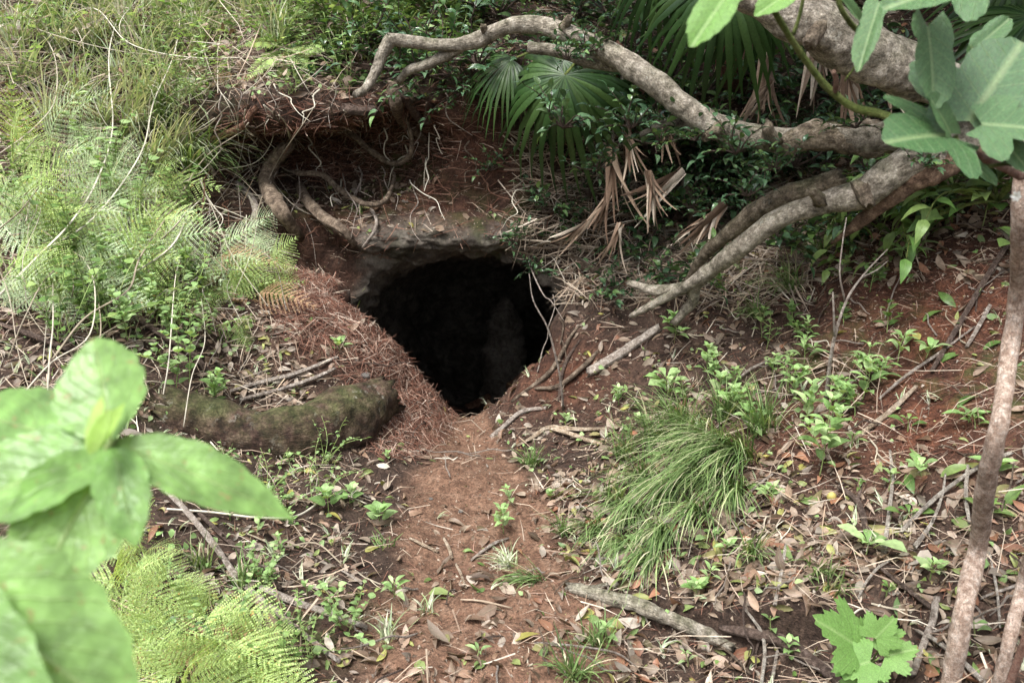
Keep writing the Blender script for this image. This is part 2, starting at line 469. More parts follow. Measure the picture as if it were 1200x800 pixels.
M['fern'] = leafy('fern_frond', [(0, (.40, .53, .20)), (.4, (.50, .62, .27)), (.8, (.30, .43, .14)), (.96, (.42, .47, .17)), (1, (.46, .27, .10))], .55, .4, .3)
M['fern_pale'] = leafy('pale_fern_frond', [(0, (.48, .60, .38)), (.5, (.58, .67, .48)), (.9, (.36, .50, .26)), (1, (.55, .42, .26))], .55, .4, .3)
M['fern_dark'] = leafy('dark_fern_frond', [(0, (.11, .21, .05)), (.5, (.17, .28, .07)), (1, (.24, .25, .07))], .55, .3, .3)
M['herb'] = leafy('herb_leaf', [(0, (.20, .34, .11)), (.5, (.27, .41, .16)), (1, (.38, .50, .24))], .5, .35, .35, 7)
M['herb_stem'] = flat_var('green_stem', [(0, (.16, .24, .07)), (1, (.26, .30, .12))], .6)
M['gloss'] = leafy('glossy_leaf', [(0, (.035, .085, .04)), (.4, (.055, .115, .052)), (.8, (.08, .15, .06)), (1, (.14, .23, .07))], .24, .15, .6, 8)
M['gloss_light'] = leafy('light_glossy_leaf', [(0, (.10, .19, .06)), (.5, (.16, .26, .08)), (1, (.24, .34, .12))], .35, .25, .5, 8)
M['shade_canopy'] = leafy('shade_canopy_leaf', [(0, (.03, .07, .02)), (1, (.07, .13, .04))], .4, .3, .5)
M['palm'] = leafy('palm_blade', [(0, (.018, .045, .012)), (.5, (.032, .075, .018)), (1, (.06, .11, .03))], .4, .2, .45)
M['palm_dead'] = flat_var('dead_palm_blade', [(0, (.13, .08, .052)), (.45, (.26, .175, .12)), (.8, (.38, .28, .20)), (1, (.66, .58, .47))], .7)
M['big_leaf'] = leafy('broad_leaf', [(0, (.20, .37, .10)), (1, (.26, .44, .13))], .38, .4, .45, 7, (.85, 1.15), .5, .6, .7)
M['lobed'] = leafy('lobed_leaf', [(0, (.065, .15, .055)), (.5, (.09, .19, .07)), (1, (.12, .23, .09))], .25, .22, .6, 6, (.8, 1.2), .5, .7, .6)
M['maple'] = leafy('bright_lobed_leaf', [(0, (.17, .33, .08)), (1, (.22, .39, .11))], .5, .3, .4, 6, (.85, 1.15), .3, .4, .5)
M['slope_leaf'] = leafy('laurel_leaf', [(0, (.08, .16, .035)), (.5, (.12, .21, .05)), (1, (.19, .27, .08))], .4, .2, .45, 7)
M['pink_stem'] = bark('pink_stem_bark', (.25, .12, .08), (.40, .23, .17), (.5, .36, .28), 60)
M['green_stem'] = bark('green_stem_bark', (.13, .19, .04), (.22, .28, .07), (.3, .33, .12), 60)
M['petal'] = flat_var('white_petal', [(0, (.75, .75, .7)), (1, (.8, .8, .78))], .6, .2)
M['berry'] = flat_var('berry_skin', [(0, (.45, .40, .14)), (1, (.5, .42, .12))], .5)
M['stone'] = bark('stone_skin', (.12, .105, .09), (.23, .21, .19), (.36, .34, .31), 30, 0, False)
M['hill'] = M['soil']

# ------------------------------------------------------------------ terrain objects
def put(name, me, mat, parent=None, loc=None):
    ob = bpy.data.objects.new(name, me)
    if mat is not None and not me.materials: me.materials.append(mat)
    COL.objects.link(ob)
    if parent is not None: ob.parent = parent
    if loc is not None: ob.location = loc
    return ob
_full = np_mesh('full', tv, tq)
_vn = np.empty(len(tv) * 3, np.float32); _full.vertices.foreach_get('normal', _vn); _vn = _vn.reshape(-1, 3)
bpy.data.meshes.remove(_full)
def sub(name, mask, mat):
    q = tq[mask]
    u, inv = np.unique(q.ravel(), return_inverse=True)
    me = np_mesh(name, tv[u], inv.reshape(-1, 4))
    moss = sstep(.1, .6, fbm(tv[u, 0], tv[u, 1], tv[u, 2], 1.7, 2, 99)) * .6
    for an, arr in (('red', red), ('rock', rock), ('path', path)):
        a = me.attributes.new(an, 'FLOAT', 'POINT'); a.data.foreach_set('value', arr[u].astype(np.float32))
    a = me.attributes.new('moss', 'FLOAT', 'POINT'); a.data.foreach_set('value', moss.astype(np.float32))
    me.normals_split_custom_set_from_vertices(_vn[u])
    ob = put(name, me, mat); ob['kind'] = 'structure'
    return ob
fr = rock[tq].mean(1); fp = path[tq].mean(1)
fc = tv[tq].mean(1)
fn = _vn[tq].mean(1)
inner = (bore(fc[:, 0], fc[:, 1], fc[:, 2]) < .1) & (fc[:, 1] > 4.55)
mrock = ((fr > .5) | (inner & (fc[:, 1] > 4.9)))
mpath = (~mrock) & (fp > .5) & (fc[:, 1] < 4.95) & (fn[:, 2] > .3)
sub('cave_rock', mrock, M['soil'])
sub('path', mpath, M['soil'])
sub('ground', ~(mrock | mpath), M['soil'])
_bv = tv.tolist(); _bf = tq.tolist()
BVH = BVHTree.FromPolygons(_bv, _bf); del _bv, _bf
# the hillside around, far beyond the frame
g1 = np.concatenate([np.arange(-60, -6, 3.0), np.arange(-6, 6.01, .3), np.arange(9, 61, 3.0)])
g2 = np.concatenate([np.arange(-60, -3, 3.0), np.arange(-3, 10, .3), np.arange(10.5, 62, 3.0)])
GX, GY = np.meshgrid(g1, g2, indexing='ij')
GZ = np.minimum(H(GX, np.clip(GY, -3, 60)), 14 + GX * 0)
inb = (GX > -3.6) & (GX < 3.6) & (GY > .6) & (GY < 8.35)
vi = np.arange(GX.size).reshape(GX.shape)
q = np.stack([vi[:-1, :-1], vi[1:, :-1], vi[1:, 1:], vi[:-1, 1:]], -1).reshape(-1, 4)
inq = inb.ravel()[q].all(1)
edge = ((GX > -3.75) & (GX < 3.75) & (GY > .45) & (GY < 8.5))
_hv = np.stack([GX, GY, GZ - .03 * edge - .01], -1).reshape(-1, 3)
_me = np_mesh('hillside', _hv, q[~inq])
for an, v in (('red', .15), ('rock', 0), ('path', 0), ('moss', .3)):
    a = _me.attributes.new(an, 'FLOAT', 'POINT'); a.data.foreach_set('value', np.full(len(_hv), v, np.float32))
_ob = put('hillside', _me, M['soil']); _ob['kind'] = 'structure'

def hit(px, py):
    d = ray(px, py).normalized()
    r_ = BVH.ray_cast(CAMPOS, d)
    if r_[0] is None:
        p = P(px, py, 6.0); return p, Vector((0, 0, 1))
    return r_[0], r_[1]
def drop(x, y, z=5.0):
    r_ = BVH.ray_cast(Vector((x, y, z)), Vector((0, 0, -1)))
    if r_[0] is None: return Vector((x, y, float(H(np.array(x), np.array(y)))) ), Vector((0, 0, 1))
    return r_[0], r_[1]

# ------------------------------------------------------------------ shape helpers
def catmull(pts, n=6):
    p = [Vector(q) for q in pts]
    if len(p) < 3: return [p[0].lerp(p[-1], i / n) for i in range(n + 1)]
    p = [p[0] * 2 - p[1]] + p + [p[-1] * 2 - p[-2]]
    o = []
    for i in range(1, len(p) - 2):
        for k in range(n):
            t = k / n
            o.append(.5 * ((2 * p[i]) + (p[i + 1] - p[i - 1]) * t + (2 * p[i - 1] - 5 * p[i] + 4 * p[i + 1] - p[i + 2]) * t * t + (3 * p[i] - p[i - 1] - 3 * p[i + 1] + p[i + 2]) * t ** 3))
    o.append(p[-2])
    return o
def tube_arrays(pts, rad, seg=8, n=5, bumpf=0.0, bumps=12, sub=True, caps=True, seed=0, ecc=1.0):
    c = catmull(pts, n) if sub else [Vector(q) for q in pts]
    m = len(c)
    rad = np.interp(np.linspace(0, 1, m), np.linspace(0, 1, len(rad)), rad) if hasattr(rad, '__len__') else np.full(m, rad)
    c = np.array(c)
    tan = np.gradient(c, axis=0); tan /= np.maximum(np.linalg.norm(tan, axis=1), 1e-9)[:, None]
    up = np.array([0, 0, 1.0]) if abs(tan[0][2]) < .9 else np.array([1.0, 0, 0])
    V = []; UV = []
    L = np.concatenate([[0], np.cumsum(np.linalg.norm(np.diff(c, axis=0), axis=1))])
    a = np.linspace(0, 2 * math.pi, seg + 1)
    for i in range(m):
        s_ = np.cross(tan[i], up); s_ /= np.linalg.norm(s_); up = np.cross(s_, tan[i])
        ring = c[i] + rad[i] * (np.cos(a)[:, None] * s_ * ecc + np.sin(a)[:, None] * up)
        if bumpf:
            dd = ring - c[i]
            nz = fbm(ring[:, 0], ring[:, 1], ring[:, 2], bumps, 3, seed)
            nz[-1] = nz[0]
            ring = c[i] + dd * (1 + bumpf * nz)[:, None]
        V.append(ring); UV.append(np.stack([a / (2 * math.pi), np.full(seg + 1, L[i] * 2)], 1))
    if caps and seg > 6:
        r9 = np.random.default_rng(seed + seg)
        for e, sg in ((0, -1), (-1, 1)):
            j = r9.uniform(-.3, .9, seg + 1); j[-1] = j[0]; V[e] = V[e] + sg * tan[e] * (j * rad[e])[:, None] * .9
    V = np.concatenate(V); UV = np.concatenate(UV)
    F = []
    w = seg + 1
    for i in range(m - 1):
        for k in range(seg):
            q0 = i * w + k
            F.append((q0, q0 + 1, q0 + w + 1)); F.append((q0, q0 + w + 1, q0 + w))
    if caps:
        nn = len(V)
        V = np.concatenate([V, c[:1] + tan[:1] * rad[0] * .1, c[-1:] - tan[-1:] * rad[-1] * .1]); UV = np.concatenate([UV, [[.5, 0]], [[.5, L[-1] * 2]]])
        for k in range(seg):
            F.append((nn, k + 1, k)); F.append((nn + 1, (m - 1) * w + k, (m - 1) * w + k + 1))
    return V, np.array(F), UV
class Acc:
    """collects triangles of many shapes into one mesh"""
    def __init__(s): s.v = []; s.f = []; s.u = []; s.k = 0
    def add(s, V, F, UV=None):
        s.v.append(np.asarray(V, float)); s.f.append(np.asarray(F) + s.k); s.u.append(np.zeros((len(V), 2)) if UV is None else UV); s.k += len(V); return s
    def tube(s, pts, rad, seg=6, n=4, **kw):
        return s.add(*tube_arrays(pts, rad, seg, n, **kw))
    def many(s, T, pos, rot, scl):
        V, F, UV = T; N = len(pos)
        if N == 0: return s
        P_ = np.einsum('nij,nvj->nvi', rot, V[None] * scl[:, None, :]) + pos[:, None]
        s.v.append(P_.reshape(-1, 3)); s.f.append((F[None] + (np.arange(N) * len(V))[:, None, None]).reshape(-1, 3) + s.k)
        s.u.append(np.tile(UV, (N, 1))); s.k += N * len(V); return s
    def mesh(s, name, mat, base=None):
        V = np.concatenate(s.v)
        if base is not None: V = V - np.array(base)
        me = np_mesh(name, V, np.concatenate(s.f), uv=np.concatenate(s.u)); me.materials.append(mat); return me
def norm(a): return a / np.maximum(np.linalg.norm(a, axis=-1, keepdims=True), 1e-9)
def frames(nrm, yaw=None, tilt=.25, rg=None):
    """columns X,Y,Z with Z about the normal"""
    rg = rg or rng
    N = len(nrm); nrm = norm(nrm + tilt * rg.normal(size=(N, 3)))
    if yaw is None: yaw = rg.uniform(0, 2 * math.pi, N)
    h = np.stack([np.cos(yaw), np.sin(yaw), np.zeros(N)], 1)
    y = norm(h - nrm * (h * nrm).sum(1)[:, None]); x = np.cross(y, nrm)
    return np.stack([x, y, nrm], 2)
def frame_dir(y, up):
    """Y axis along y, Z near up (vectorised)"""
    y = norm(np.asarray(y, float)); up = np.broadcast_to(np.asarray(up, float), y.shape)
    x = norm(np.cross(y, up)); z = np.cross(x, y)
    return np.stack([x, y, z], 2)
def leafT(w=.4, n=6, fold=.15, curl=.1, twist=0, prof=None, wav=0.0, seed=0, base=0.0):
    """leaf of length 1 along +Y; w = full width"""
    V = []; UV = []; F = []
    for i in range(n + 1):
        t = i / n
        if prof: hw = w / 2 * np.interp(t, *prof)
        else: hw = w / 2 * (math.sin(math.pi * t ** .8) ** .8 if 0 < t < 1 else 0.0) + .004
        y = t; z = -curl * (t - .35) ** 2 * 2
        tw = twist * t
        wz = wav * math.sin(t * 9 + seed)
        for sgn in (-1, -.5, 0, .5, 1) if False else (-1, 0, 1):
            dz = abs(sgn) * hw * fold * 2 + sgn * wz * hw
            xx = sgn * hw
            V.append((xx * math.cos(tw) - dz * math.sin(tw), y, z + xx * math.sin(tw) + dz * math.cos(tw)))
            UV.append((.5 + sgn * .5, t))
    for i in range(n):
        for k in range(2):
            a = i * 3 + k
            F += [(a, a + 1, a + 4), (a, a + 4, a + 3)]
    return np.array(V), np.array(F), np.array(UV)
OBL = ([0, .08, .2, .4, .6, .8, .93, 1], [.05, .35, .7, 1, .97, .65, .28, .02])      # oblong, pointed
OVA = ([0, .05, .15, .3, .5, .7, .85, .95, 1], [.08, .5, .85, 1, .9, .62, .34, .13, .02])  # ovate
OBO = ([0, .15, .35, .6, .8, .92, 1], [.08, .25, .55, .95, .95, .6, .05])              # obovate

def tag(o, label=None, cat=None, group=None, kind=None):
    if label: o['label'] = label
    if cat: o['category'] = cat
    if group: o['group'] = group
    if kind: o['kind'] = kind
    return o
def thing(name, loc, label, cat, group=None, rz=0.0):
    o = bpy.data.objects.new(name, None); COL.objects.link(o); o.location = loc
    o.rotation_euler = (0, 0, rz); o.empty_display_size = .05
    return tag(o, label, cat, group)
def stick(name, pts, rad, mat, label, cat, group=None, seg=7, n=5, bumpf=.25, bumps=40, side=None, seed=0, ecc=1.0):
    """one stick, root or vine; side = list of (pts, rad) for branchlets in the same mesh"""
    A = Acc(); A.tube(pts, rad, seg, n, bumpf=bumpf, bumps=bumps, seed=seed, ecc=ecc)
    for (sp, sr) in (side or []): A.tube(sp, sr, max(4, seg - 2), max(3, n - 2), bumpf=bumpf, bumps=bumps, seed=seed)
    b = Vector(pts[0])
    o = put(name, A.mesh(name, mat, b), None, None, b)
    return tag(o, label, cat, group)
def G(px, py, up=0.0):
    p, n = hit(px, py)
    return p + n * up
def on_ground(pp, up=0.005):
    return [G(x, y, up) for x, y in pp]

# ------------------------------------------------------------------ wood: tree, saplings, logs, roots, sticks
def Pp(pts, Y=None):
    """(px, py, depth) triples to points"""
    return [P(*q) if len(q) == 3 else P(q[0], q[1], Y) for q in pts]
def rp(r, Y): return r / 1000.0 * Y * 1.04
def pull(px, py, off=.03):
    p, n = hit(px, py)
    d = (CAMPOS - p).normalized()
    return p + d * off
def inpoly(px, py, poly):
    c = np.zeros(np.shape(px), bool); n = len(poly)
    for i in range(n):
        (x1, y1), (x2, y2) = poly[i], poly[(i + 1) % n]
        if y1 == y2: continue
        k = ((y1 > py) != (y2 > py)) & (px < (x2 - x1) * (py - y1) / (y2 - y1) + x1)
        c ^= k
    return c

M['split'] = bark('split_wood_grain', (.06, .035, .022), (.17, .105, .07), (.32, .22, .15), 30, crack=.8)
base_tree = drop(2.55, 3.55)[0]
tree = thing('leaning_tree', base_tree, 'leaning tree whose mottled grey limbs reach across above the cave mouth', 'tree')
def tpart(name, pts, rad, mat, seg=30, n=14, bf=.36, bs=10, side=None, seed=0, ecc=1.0, parent=None, base=None):
    A = Acc(); A.tube(pts, rad, seg, n, bumpf=bf, bumps=bs, seed=seed, ecc=ecc)
    for s_ in side or []: A.tube(s_[0], s_[1], 8, 6, bumpf=bf, bumps=bs * 2, seed=seed + 3)
    par = tree if parent is None else parent
    b = par.location.copy() if base is None else base
    return put(name, A.mesh(name, mat, b), None, par)
jn = P(1180, 150, 3.35)
tpart('trunk', [base_tree + Vector((.1, .05, -.1)), base_tree + Vector((.02, .02, .25)), P(1290, 200, 3.45), P(1215, 165, 3.4), P(1150, 140, 3.35), P(1090, 150, 3.4)], [.16, .13, .12, .11, .09, .07], M['limb_wet'])
tpart('limb', Pp([(1240, 150, 3.3), (1165, 122, 3.25), (1110, 100, 3.2), (1060, 84, 3.2), (1010, 60, 3.15), (960, 34, 3.1), (905, 8, 3.1), (850, -18, 3.1), (760, -70, 3.2), (680, -160, 3.3)]), [rp(30, 3.2), rp(27, 3.2), rp(27, 3.2), rp(27, 3.2), rp(28, 3.2), rp(27, 3.2), rp(20, 3.2), rp(15, 3.2), .03, .02], M['limb'], seed=4)
A_pts = [(1120, 152, 3.4), (1060, 158, 3.45), (1010, 162, 3.5), (960, 158, 3.55), (920, 166, 3.6), (880, 158, 3.65), (840, 148, 3.7), (800, 124, 3.75), (760, 92, 3.8), (712, 60, 3.9), (665, 40, 3.95), (625, 29, 4.0), (590, 33, 4.0), (560, 47, 4.05), (530, 53, 4.05), (495, 51, 4.1), (458, 46, 4.1)]
tpart('branch', Pp(A_pts), [rp(r, 3.8) for r in (16, 15, 14, 13, 14, 12, 13, 13, 13, 11.5, 10.5, 10.5, 8.5, 9, 7, 7, 6.5)], M['limb'], bf=.25, bs=12, seed=9,
      side=[(Pp([(458, 46, 4.1), (447, 66, 4.1), (440, 85, 4.08), (428, 104, 4.05), (417, 110, 4.0)]), [rp(7.5, 4), rp(6.5, 4), rp(5, 4), rp(4, 4)]),
            (Pp([(545, 52, 4.05), (520, 66, 4.1), (500, 76, 4.12), (480, 82, 4.15), (468, 95, 4.2)]), [rp(7, 4), rp(6.5, 4), rp(5.5, 4), rp(4, 4)]),
            (Pp([(740, 75, 3.85), (700, 72, 4.0), (665, 62, 4.1), (620, 55, 4.2)]), [rp(10, 4), rp(9, 4), rp(6, 4)]),
            (Pp([(850, 152, 3.7), (815, 150, 3.8), (785, 143, 3.85), (750, 158, 3.9)]), [rp(6, 4), rp(4, 4), rp(3, 4)])])
tpart('branch', Pp([(1130, 158, 3.42), (1085, 160, 3.5), (1035, 163, 3.5), (985, 160, 3.52), (940, 162, 3.55), (905, 172, 3.58)]), [rp(r, 3.5) for r in (17, 17, 18, 18, 15, 5)], M['limb_wet'], bf=.45, bs=14, seed=13, ecc=.8)
tpart('limb', Pp([(1190, 150, 3.35), (1120, 170, 3.3), (1075, 188, 3.3), (1040, 206, 3.3), (1010, 226, 3.35), (965, 238, 3.4), (925, 250, 3.45), (890, 272, 3.5), (855, 300, 3.6), (820, 326, 3.75), (785, 346, 3.85), (740, 370, 3.95)]), [rp(r, 3.4) for r in (27, 23, 19, 18, 16.5, 13, 12, 11.5, 10.5, 8, 6, 4)], M['limb'], bf=.28, bs=11, seed=21,
      side=[(Pp([(830, 318, 3.7), (814, 335, 3.8), (812, 352, 3.85), (790, 378, 3.9)]), [rp(9, 3.8), rp(8, 3.8), rp(7, 3.8), rp(5, 3.8)]),
            (Pp([(800, 338, 3.85), (770, 340, 3.9), (738, 332, 3.98)]), [rp(7, 3.8), rp(7, 3.8), rp(4, 3.8)])])
tpart('limb', Pp([(985, 210, 3.6), (930, 226, 3.65), (890, 245, 3.7), (855, 272, 3.8), (825, 300, 3.95), (805, 330, 4.1)]), [rp(r, 3.7) for r in (11, 10, 10, 9, 7, 4)], M['limb_wet'], seed=25)
tpart('split_wood', Pp([(1150, 172, 3.25), (1100, 196, 3.25), (1050, 224, 3.3), (1005, 262, 3.4), (975, 285, 3.5)]), [rp(r, 3.3) for r in (15, 16, 12, 7, 2)], M['split'], bf=.5, bs=16, seed=31, ecc=.55)
# unseen crown overhead, leaf masses added and placed to shade the right side
Lc = leafT(.45, 3, .1, .15)
def leaf_cloud(A, cen, rad, N, size, T=None, rg=rng, up=.6):
    p = rg.normal(size=(N, 3)); p = norm(p) * (rg.uniform(.25, 1, (N, 1)) ** .5) * np.array(rad) + np.array(cen)
    p += .12 * np.array(rad) * np.stack([fbm(p[:, 0], p[:, 1], p[:, 2], 3, 2, i) for i in range(3)], 1) * 3
    nn = norm(rg.normal(size=(N, 3)) * .6 + np.array([0, -.1, up]))
    A.many(T or Lc, p, frames(nn, tilt=.3, rg=rg), (size * rg.uniform(.6, 1.3, (N, 1))).repeat(3, 1))
A = Acc()
for c_, r_, n_ in (((1.5, 3.9, 3.7), (1.5, 1.0, .45), 6000), ((.5, 4.3, 3.9), (.9, .8, .4), 2600), ((2.4, 2.9, 3.9), (1.1, 1.2, .6), 4200), ((1.1, 2.6, 4.0), (.9, .6, .4), 1300), ((.9, 5.8, 4.0), (1.3, .9, .5), 2200), ((3.0, 5.0, 4.0), (1.4, 1.2, .7), 2600)):
    leaf_cloud(A, c_, r_, n_, .13)
put('crown', A.mesh('crown', M['shade_canopy'], base_tree), None, tree)
tpart('limb', [base_tree + Vector((.05, .03, .3)), Vector((2.7, 3.5, 2.8)), Vector((2.4, 3.6, 3.5)), Vector((1.8, 4.0, 4.1))], [.12, .09, .06, .03], M['limb_wet'])

# saplings on the right edge
def sapling(px_pts, rpx, label, seed):
    b, n = hit(*px_pts[-1]); Y = b.y
    pts = [b - Vector((0, 0, .03))] + [P(x, y, Y + .1 * math.sin(i * 1.7)) for i, (x, y) in enumerate(px_pts[-2::-1])]
    root = thing('sapling', b, label, 'sapling', 'young saplings at the right edge')
    tpart('trunk', pts, [rp(r, Y) * .74 for r in rpx], M['sap'], seg=20, n=14, bf=.2, bs=24, parent=root, seed=seed)
    return root, pts
sapling([(1250, -260), (1228, -80), (1212, 60), (1200, 170), (1196, 260), (1192, 350), (1180, 435), (1170, 500), (1155, 570), (1146, 640), (1130, 712), (1113, 806)],
        [17, 16, 16, 15.5, 14.5, 13, 13.5, 12.5, 13, 12, 12, 12, 12], 'taller pale barked sapling stem rising along the right edge', 3)
sapling([(1300, 250), (1250, 480), (1222, 590), (1200, 680), (1184, 745), (1168, 812)], [12, 11.5, 11, 10.5, 10, 9.5], 'short thin sapling stem in the bottom right corner', 8)

# the mossy log by the path
lp = [pull(x, y, .055) for x, y in ((205, 488), (255, 500), (305, 512), (355, 508), (405, 490), (450, 466))]
lp[0] = lp[0] + Vector((-.06, .05, .02))
o = stick('fallen_log', lp, [.10, .125, .115, .14, .16, .10], M['log'], 'dark rotten log with a mossy left end under the root mat', 'log', None, 40, 22, .22, 9, ecc=.95)
LOGB = BVHTree.FromPolygons([tuple(v.co + o.location) for v in o.data.vertices], [tuple(p.vertices) for p in o.data.polygons])
stick('fallen_log', [pull(x, y, .02) for x, y in ((666, 688), (700, 696), (740, 706), (780, 722), (830, 744), (858, 758))], [rp(r, 2.6) for r in (6, 9, 9.5, 9, 8, 5)], M['limb'],
      'pale peeling branch lying at the foot of the right bank', 'log', None, 18, 14, .4, 22,
      side=[([pull(668, 687, .04), pull(690, 688, .05), pull(712, 684, .03)], [.01, .006])])
stick('fallen_log', [pull(x, y, .03) for x, y in ((845, 735), (880, 742), (915, 750), (950, 772), (985, 800))], [rp(r, 2.3) for r in (4, 7, 9, 8, 5)], M['twig_dark'],
      'brown branch half buried in litter at the bottom right', 'log', None, 14, 8, .35, 16)
stick('fallen_log', [pull(x, y, .02) for x, y in ((690, 436), (718, 420), (745, 402), (772, 384))], [rp(r, 3.9) for r in (6, 6.5, 6, 5)], M['twig'],
      'short grey log end below the grey limb', 'log', None, 12, 6, .25, 20)
stick('fallen_log', [pull(x, y, .03) for x, y in ((210, 205), (216, 245), (222, 285), (232, 320))], [rp(r, 4.4) for r in (9, 11, 11, 8)], M['limb'],
      'grey lichen covered stub among the ferns on the left bank', 'log', None, 12, 6, .25, 20)

# roots around the mouth: (pixel points, radius px, pull towards the open, material, label)
roots = [
 ([(352, 158), (336, 172), (318, 194), (313, 218), (328, 245), (350, 278)], [4, 7, 8.5, 9, 8.5, 5], .27, 'root', 'thick curved brown root hanging in the dark recess'),
 ([(330, 200), (352, 203), (378, 205), (398, 222), (425, 238), (450, 236), (462, 210), (458, 196)], [2.2, 3, 3, 3, 2.8, 2.5, 2, 1.2], .28, 'root', 'brown root looping across the earth face'),
 ([(350, 216), (362, 238), (380, 256), (400, 268), (416, 286)], [5, 6, 6, 5, 3], .2, 'root', 'straight brown root running down to the rock brow'),
 ([(388, 148), (412, 158), (436, 178), (462, 192), (480, 182), (482, 160), (474, 132)], [2, 3, 3.2, 3, 3, 2.2, 1.5], .24, 'root', 'grey root bending up behind the branch tip'),
 ([(405, 128), (432, 130), (450, 128), (470, 112), (492, 140), (508, 141)], [6, 6, 5, 5, 5, 3], .10, 'twig_dark', 'dark root lying under the branch tip'),
 ([(460, 95), (463, 118), (472, 142), (500, 165)], [6, 7, 6, 3], .08, 'root', 'stubby upright root below the branch fork'),
 ([(238, 168), (262, 158), (284, 148), (300, 126)], [3, 4, 4, 3], .06, 'root_red', 'red brown root at the left of the recess'),
 ([(276, 214), (290, 226), (300, 246), (292, 268)], [3, 4, 4, 3], .06, 'twig', 'pale forked root at the left edge of the recess'),
 ([(226, 166), (240, 188), (252, 205)], [3, 3, 2.5], .06, 'twig', 'short pale root stub beside the hanging ferns'),
 ([(425, 290), (440, 268), (438, 250), (420, 232)], [1.5, 2, 2, 1.5], .05, 'twig', 'thin pale root over the rock brow'),
 ([(600, 470), (640, 440), (655, 420), (670, 392), (690, 372)], [2, 3, 3, 2, 1], .02, 'root', 'brown root along the right lip of the mouth'),
 ([(548, 478), (570, 468), (598, 452), (625, 430)], [5, 6, 5, 3], .02, 'root_red', 'buried root at the sill of the cave mouth'),
 ([(655, 470), (658, 440), (665, 420), (680, 398)], [1.5, 2, 2, 1], .02, 'twig_dark', 'dark thin root climbing the right lip'),
 ([(575, 512), (590, 500), (612, 482), (640, 478)], [2.5, 3, 3, 2], .02, 'twig', 'pale root crossing the path by the mouth'),
 ([(628, 455), (655, 452), (685, 428), (700, 412)], [2, 3, 3, 2], .02, 'root', 'brown root on the right mound'),
 ([(720, 210), (735, 232), (760, 236), (790, 220)], [3, 4, 4, 3], .06, 'root', 'curved root under the dead palm fronds'),
 ([(668, 298), (685, 312), (712, 318), (742, 322)], [4, 5, 4, 3], .05, 'root', 'grey root under the hanging dead frond'),
 ([(790, 185), (800, 215), (812, 240), (806, 275)], [4, 4, 4, 3], .3, 'root', 'grey root dropping behind the limbs'),
]
for i, (pp, rr, off, m, lab) in enumerate(roots):
    pts = [pull(x, y, off * ((.15 if off < .15 else .1 if k == 0 else .35) if k in (0, len(pp) - 1) else 1)) for k, (x, y) in enumerate(pp)]
    Yd = pts[0].y
    stick('exposed_root', pts, [rp(r, Yd) for r in rr], M[m], lab, 'root', 'exposed roots around the cave mouth', 9, 6, .3, 30, seed=i)

# thin hanging rootlets over the recess and mouth
def wiggle(a, b, n, amp, rg, sag=0):
    out = []
    for i in range(n + 1):
        t = i / n
        p = a.lerp(b, t) + Vector(rg.normal(size=3)) * amp * (0 if i == 0 else 1)
        p.z -= sag * math.sin(math.pi * t); out.append(p)
    return out
rg = np.random.default_rng(11)
hang = [(260, 110, 255, 180), (295, 105, 300, 170), (375, 105, 350, 150), (350, 150, 325, 190), (325, 190, 306, 235), (306, 235, 295, 280), (360, 160, 372, 205), (390, 180, 402, 225),
        (410, 150, 380, 170), (440, 130, 425, 165), (450, 150, 455, 195), (470, 165, 500, 190), (420, 195, 430, 235), (500, 120, 488, 165), (475, 170, 450, 215), (380, 265, 345, 285),
        (520, 105, 540, 160), (550, 165, 545, 215), (500, 185, 498, 225), (268, 235, 262, 275), (240, 200, 246, 262), (320, 130, 335, 165), (400, 210, 385, 245), (560, 200, 590, 240), (620, 300, 655, 372),
        (655, 372, 662, 435), (640, 262, 600, 290), (575, 240, 605, 262), (700, 230, 668, 290), (690, 250, 640, 240), (755, 190, 720, 250), (735, 245, 660, 270)]
r2 = random.Random(3)
for _ in range(52):
    a, b = r2.uniform(235, 520), r2.uniform(95, 215); hang.append((a, b, a + r2.uniform(-45, 45), b + r2.uniform(15, 75)))
for _ in range(30):
    a, b = r2.uniform(600, 780), r2.uniform(200, 330); hang.append((a, b, a + r2.uniform(-60, 30), b + r2.uniform(15, 60)))
for i, (a, b, c, d) in enumerate(hang):
    f_ = .12 if b < 230 and a < 520 else .04
    p = pull(a, b, .02 + f_); q = pull(c, d, .08 + f_ * 1.3)
    if (p - q).length > .9: q = p + (q - p) * .5
    stick('rootlet', wiggle(p, q, 5, .018, rg), [.005, .004, .002] if i < 32 else [.0038, .003, .0012], M[['twig', 'root', 'twig_pale', 'root_red'][i % 4]],
          ['thin pale rootlet', 'thin brown rootlet', 'whitish thin rootlet', 'thin red brown rootlet'][i % 4] + (' hanging in the recess left of the mouth' if a < 420 and b < 300 else ' hanging above the cave mouth' if a < 560 else ' trailing at the right of the mouth'),
          'rootlet', 'rootlets hanging round the cave', 5, 4, .2, 60, seed=i)

